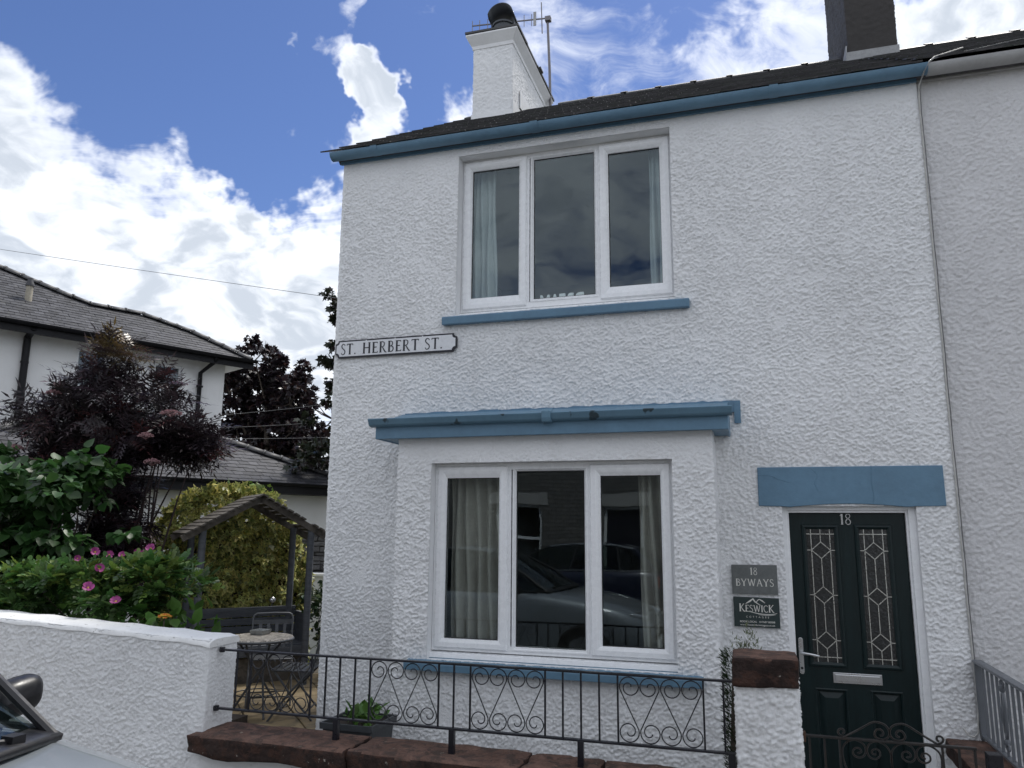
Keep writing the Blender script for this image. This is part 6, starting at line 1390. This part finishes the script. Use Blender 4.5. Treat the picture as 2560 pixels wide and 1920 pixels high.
# ================================================================== cars
def car(name, loc, rotz, paint, label, group, trim):
    """hatchback, local: x forward, y left, z up, origin on the ground under its middle"""
    t = thing(name, loc, label, 'car', group, rotz); B = lambda m, n, mat, par=t, sm=35: m.build(n, mat, par, sm=sm, world=False)
    # stations along the lower body: x, half width, sill z, shoulder z, deck z (centre), deck half width
    ST = [(2.05, .52, .42, .56, .60, .40), (2.00, .68, .28, .62, .68, .56), (1.85, .78, .24, .70, .77, .66), (1.55, .845, .22, .80, .875, .72), (1.20, .865, .21, .865, .935, .745), (0.92, .872, .20, .905, .975, .755), (.70, .875, .20, .93, 1.0, .77), (.3, .88, .20, .95, .96, .80), (-.5, .88, .20, .965, .965, .80), (-1.2, .875, .20, .975, .975, .79), (-1.7, .85, .24, .98, .98, .76), (-1.98, .78, .30, .95, .95, .68), (-2.06, .70, .38, .85, .85, .6)]
    def ring(s):
        x, w_, zs_, zh, zd, wd_ = s
        half_ = [(0, zs_ - .02), (w_ * .8, zs_ - .02), (w_ * .97, zs_ + .08), (w_, (zs_ + zh) * .52), (w_ * .985, zh - .10), (w_ * .96, zh - .03), ((w_ + wd_) / 2 * .985, zh + (zd - zh) * .30), (wd_ * .92, zh + (zd - zh) * .66), (wd_ * .5, zd - .008), (0, zd)]
        return [(x, y, z) for y, z in half_] + [(x, -y, z) for y, z in half_[-2:0:-1]]
    def dense(S, n=4):
        out = catmull(S, n); return out
    R = [ring(s) for s in dense(ST, 4)]; m = MB(); n = len(R[0]); vs = [p for r in R for p in r]; fs = []
    for i in range(len(R) - 1):
        for k in range(n): k2 = (k + 1) % n; fs.append((i * n + k, (i + 1) * n + k, (i + 1) * n + k2, i * n + k2))
    fs += [tuple(range(n)), tuple((len(R) - 1) * n + k for k in range(n))[::-1]]; m.add(vs, fs); body = B(m, 'body', paint, t, 50)
    # greenhouse profile: bottom and top outline points (left side), mirrored
    bot = {'A': (.78, .735, .985), 'B': (-.45, .775, .985), 'C': (-1.35, .755, .99), 'R': (-1.92, .64, 1.0)}; top = {'A': (-.02, .585, 1.415), 'B': (-.55, .59, 1.435), 'C': (-1.25, .575, 1.41), 'R': (-1.55, .53, 1.36)}
    rf_ = [[(top[k][0], y * top[k][1] / 1.0, top[k][2] + .035 * (1 - y * y)) for y in (1, .8, .5, 0, -.5, -.8, -1)] for k in 'ABCR']; m = MB(); m.grid(rf_); o = B(m, 'roof', paint, t, 60); so = o.modifiers.new('t', 'SOLIDIFY'); so.thickness = .03; so.offset = 1
    def glassgrid(p00, p01, p10, p11, bulge, nm):
        rows = []
        for i in range(7):
            a = Vector(p00).lerp(Vector(p01), i / 6); b = Vector(p10).lerp(Vector(p11), i / 6); rows.append([tuple(a.lerp(b, j / 8) + Vector(bulge) * (1 - (2 * j / 8 - 1) ** 2)) for j in range(9)])
        g_ = MB(); g_.grid(rows); return B(g_, nm, m_carglass, t, 60)
    A, T = bot['A'], top['A']; glassgrid((A[0] + .03, A[1], A[2] - .03), T, (A[0] + .03, -A[1], A[2] - .03), (T[0], -T[1], T[2]), (.16, 0, .02), 'windscreen')
    A, T = bot['R'], top['R']; glassgrid(A, T, (A[0], -A[1], A[2]), (T[0], -T[1], T[2]), (-.08, 0, .02), 'rear_window')
    for s in (-1, 1):
        q = lambda p: (p[0], s * p[1], p[2])
        for a, b in (('A', 'B'), ('B', 'C'), ('C', 'R')):
            g_ = MB(); g_.add([q(bot[a]), q(bot[b]), q(top[b]), q(top[a])], [(0, 1, 2, 3)]); B(g_, 'side_window', m_carglass)
        pl_ = MB(); pl_.tube([(.83, s * .750, .960), (.54, s * .725, 1.155), (.24, s * .665, 1.305), (-.02, s * .590, 1.415)], [.018, .020, .020, .020], 8); B(pl_, 'front_pillar', m_carblack)
        for a in 'BC': pl_ = MB(); pl_.tube([q(bot[a]), q(top[a])], .028, 6); B(pl_, 'pillar', m_carblack)
        pl_ = MB(); pl_.tube([q(bot['R']), q(top['R'])], .05, 6); B(pl_, 'rear_pillar', paint)
        pl_ = MB(); pl_.tube([q(top[k]) for k in 'ABCR'], .022, 6); B(pl_, 'roof_rail', trim)
        pl_ = MB(); pl_.tube([(.72, s * .80, .972), (-.45, s * .80, .985), (-1.35, s * .78, .99), (-1.85, s * .68, 1.0)], .013, 6); B(pl_, 'window_trim', trim)
        # mirror: rounded housing
        mr = MB(); c = Vector((.40, s * .935, 1.035)); rows = []
        se_ = lambda v, p_: math.copysign(abs(v) ** p_, v)
        for i in range(11):
            a = math.pi * i / 10 - math.pi / 2; cr = max(.02, math.cos(a)) ** .45; yy = se_(math.sin(a), .75) * .100
            rows.append([tuple(c + Vector(((.075 if math.cos(b) > 0 else .012) * cr * se_(math.cos(b), .8), s * yy, .076 * cr * se_(math.sin(b), .7) + .015 * math.sin(a)))) for b in [2 * math.pi * k / 18 for k in range(19)]])
        mr.grid(rows); mo = B(mr, 'wing_mirror', m_carblack, t, 60)
        st_ = MB(); st_.tube([(.50, s * .80, .985), (.42, s * .87, 1.0), (.40, s * .92, 1.01)], [.035, .028, .03], 8); B(st_, 'mirror_arm', m_carblack, mo)
        hl = MB(); hl.obox((1.88, s * .58, .68), (.10, s * -.05, -.02), (.02 * -s, .13, 0), (.02, 0, .06)); o = B(hl, 'headlight', m_carlight); bevel(o, .03, 3)
        tl = MB(); tl.obox((-1.97, s * .66, .80), (.06, 0, 0), (0, .10, 0), (0, 0, .10)); o = B(tl, 'tail_light', m_cartail); bevel(o, .03, 3)
        for x in (1.28, -1.25):
            wh = MB(); wh.lathe((x, s * .79, .315), [(.19, -.095), (.29, -.10), (.315, -.07), (.315, .07), (.29, .10), (.19, .095)], 28, 'y'); wo_ = B(wh, 'wheel', m_tyre, t, 40)
            ri = MB(); ri.lathe((x, s * .80, .315), [(.03, s * .09), (.19, s * .085), (.195, s * .06)], 20, 'y')
            for k in range(5): a = 2 * math.pi * k / 5; ri.bar((x, s * .895, .315), (x + .18 * math.cos(a), s * .89, .315 + .18 * math.sin(a)), .045, .02, (0, 1, 0))
            B(ri, 'rim', m_chrome, wo_)
    # cowl, wipers, grille, plate
    cw = MB(); cw.grid([[(.70 + .05 * (1 - y * y) * 3.0, .78 * y, .975 + .012 * (1 - y * y)) for y in np.linspace(-1, 1, 17)], [(.80 + .05 * (1 - y * y) * 3.0, .77 * y, .962 + .030 * (1 - y * y)) for y in np.linspace(-1, 1, 17)], [(.845 + .05 * (1 - y * y) * 3.0, .76 * y, .955 + .030 * (1 - y * y)) for y in np.linspace(-1, 1, 17)]]); o = B(cw, 'cowl', m_carblack, t, 60); so = o.modifiers.new('t', 'SOLIDIFY'); so.thickness = .02
    for y0, y1 in ((.55, .02), (-.05, -.60)):
        wi = MB(); wi.tube([(.86, y0, 1.0), (.80, (y0 + y1) / 2, 1.03), (.74, y1, 1.045)], .009, 6); wi.bar((.86, y0, .985), (.86, y0, 1.02), .05, .05); wi.bar((.83, y0 - .05, 1.0), (.72, y1 - .02, 1.03), .012, .022); B(wi, 'wiper', m_carblack)
    g_ = MB(); g_.box(1.98, 2.045, -.38, .38, .42, .54); B(g_, 'grille', m_carblack); g_ = MB(); g_.box(2.03, 2.065, -.26, .26, .33, .42); B(g_, 'number_plate', m_upvc)
    da = MB(); da.obox((.25, 0, .93), (.5, 0, 0), (0, .70, 0), (0, 0, .02)); B(da, 'dashboard', m_carblack)
    for s in (-1, 1): se = MB(); se.obox((-.45, s * .36, .85), (.09, 0, .02), (0, .24, 0), (-.06, 0, .36)); o = B(se, 'seat', m_void); bevel(o, .05, 3)
    return t
m_carglass = glass_mat('car_glass', (.42, .47, .45), 1.33)
m_carblack = M('gloss_black_trim', (.010, .010, .012), .38, .2, 5); m_tyre = M('tyre', (.02, .02, .02), .85, .2, 10, .003, 60); m_cartail = M('tail_lens', (.25, .01, .01), .15, .1, 5); m_carlight = M('lamp_lens', (.6, .62, .65), .08, .1, 8, metal=.6)
def paint(name, col, flake=.3):
    m, t = newmat(name); co = objco(t); n = t.noise(co, 400, 2); p = pbsdf(t, Base_Color=t.mix(n, c4([c * .9 for c in col]), c4([c * 1.12 for c in col])), Metallic=flake, Roughness=.38); p.inputs['Coat Weight'].default_value = .9; p.inputs['Coat Roughness'].default_value = .04
    dust = t.noise(co, 3.0, 5, .6); t.put(p.inputs['Roughness'], t.rng(dust, .3, .7, .32, .46)); finish(t, p.outputs[0]); return m
p_silver = paint('silver_grey_paint', (.27, .30, .33), .35); p_navy = paint('navy_paint', (.012, .018, .045), .2)
car('parked_car', (-3.24, -4.46, 0.0), 0.0, p_silver, 'silver-grey car parked in front of the white garden wall', 'parked cars', m_carblack)
car('parked_car', (-3.7, -9.25, 0.0), math.pi, p_navy, 'dark navy car with bright window trim across the street, mirrored in the bay', 'parked cars', m_chrome)
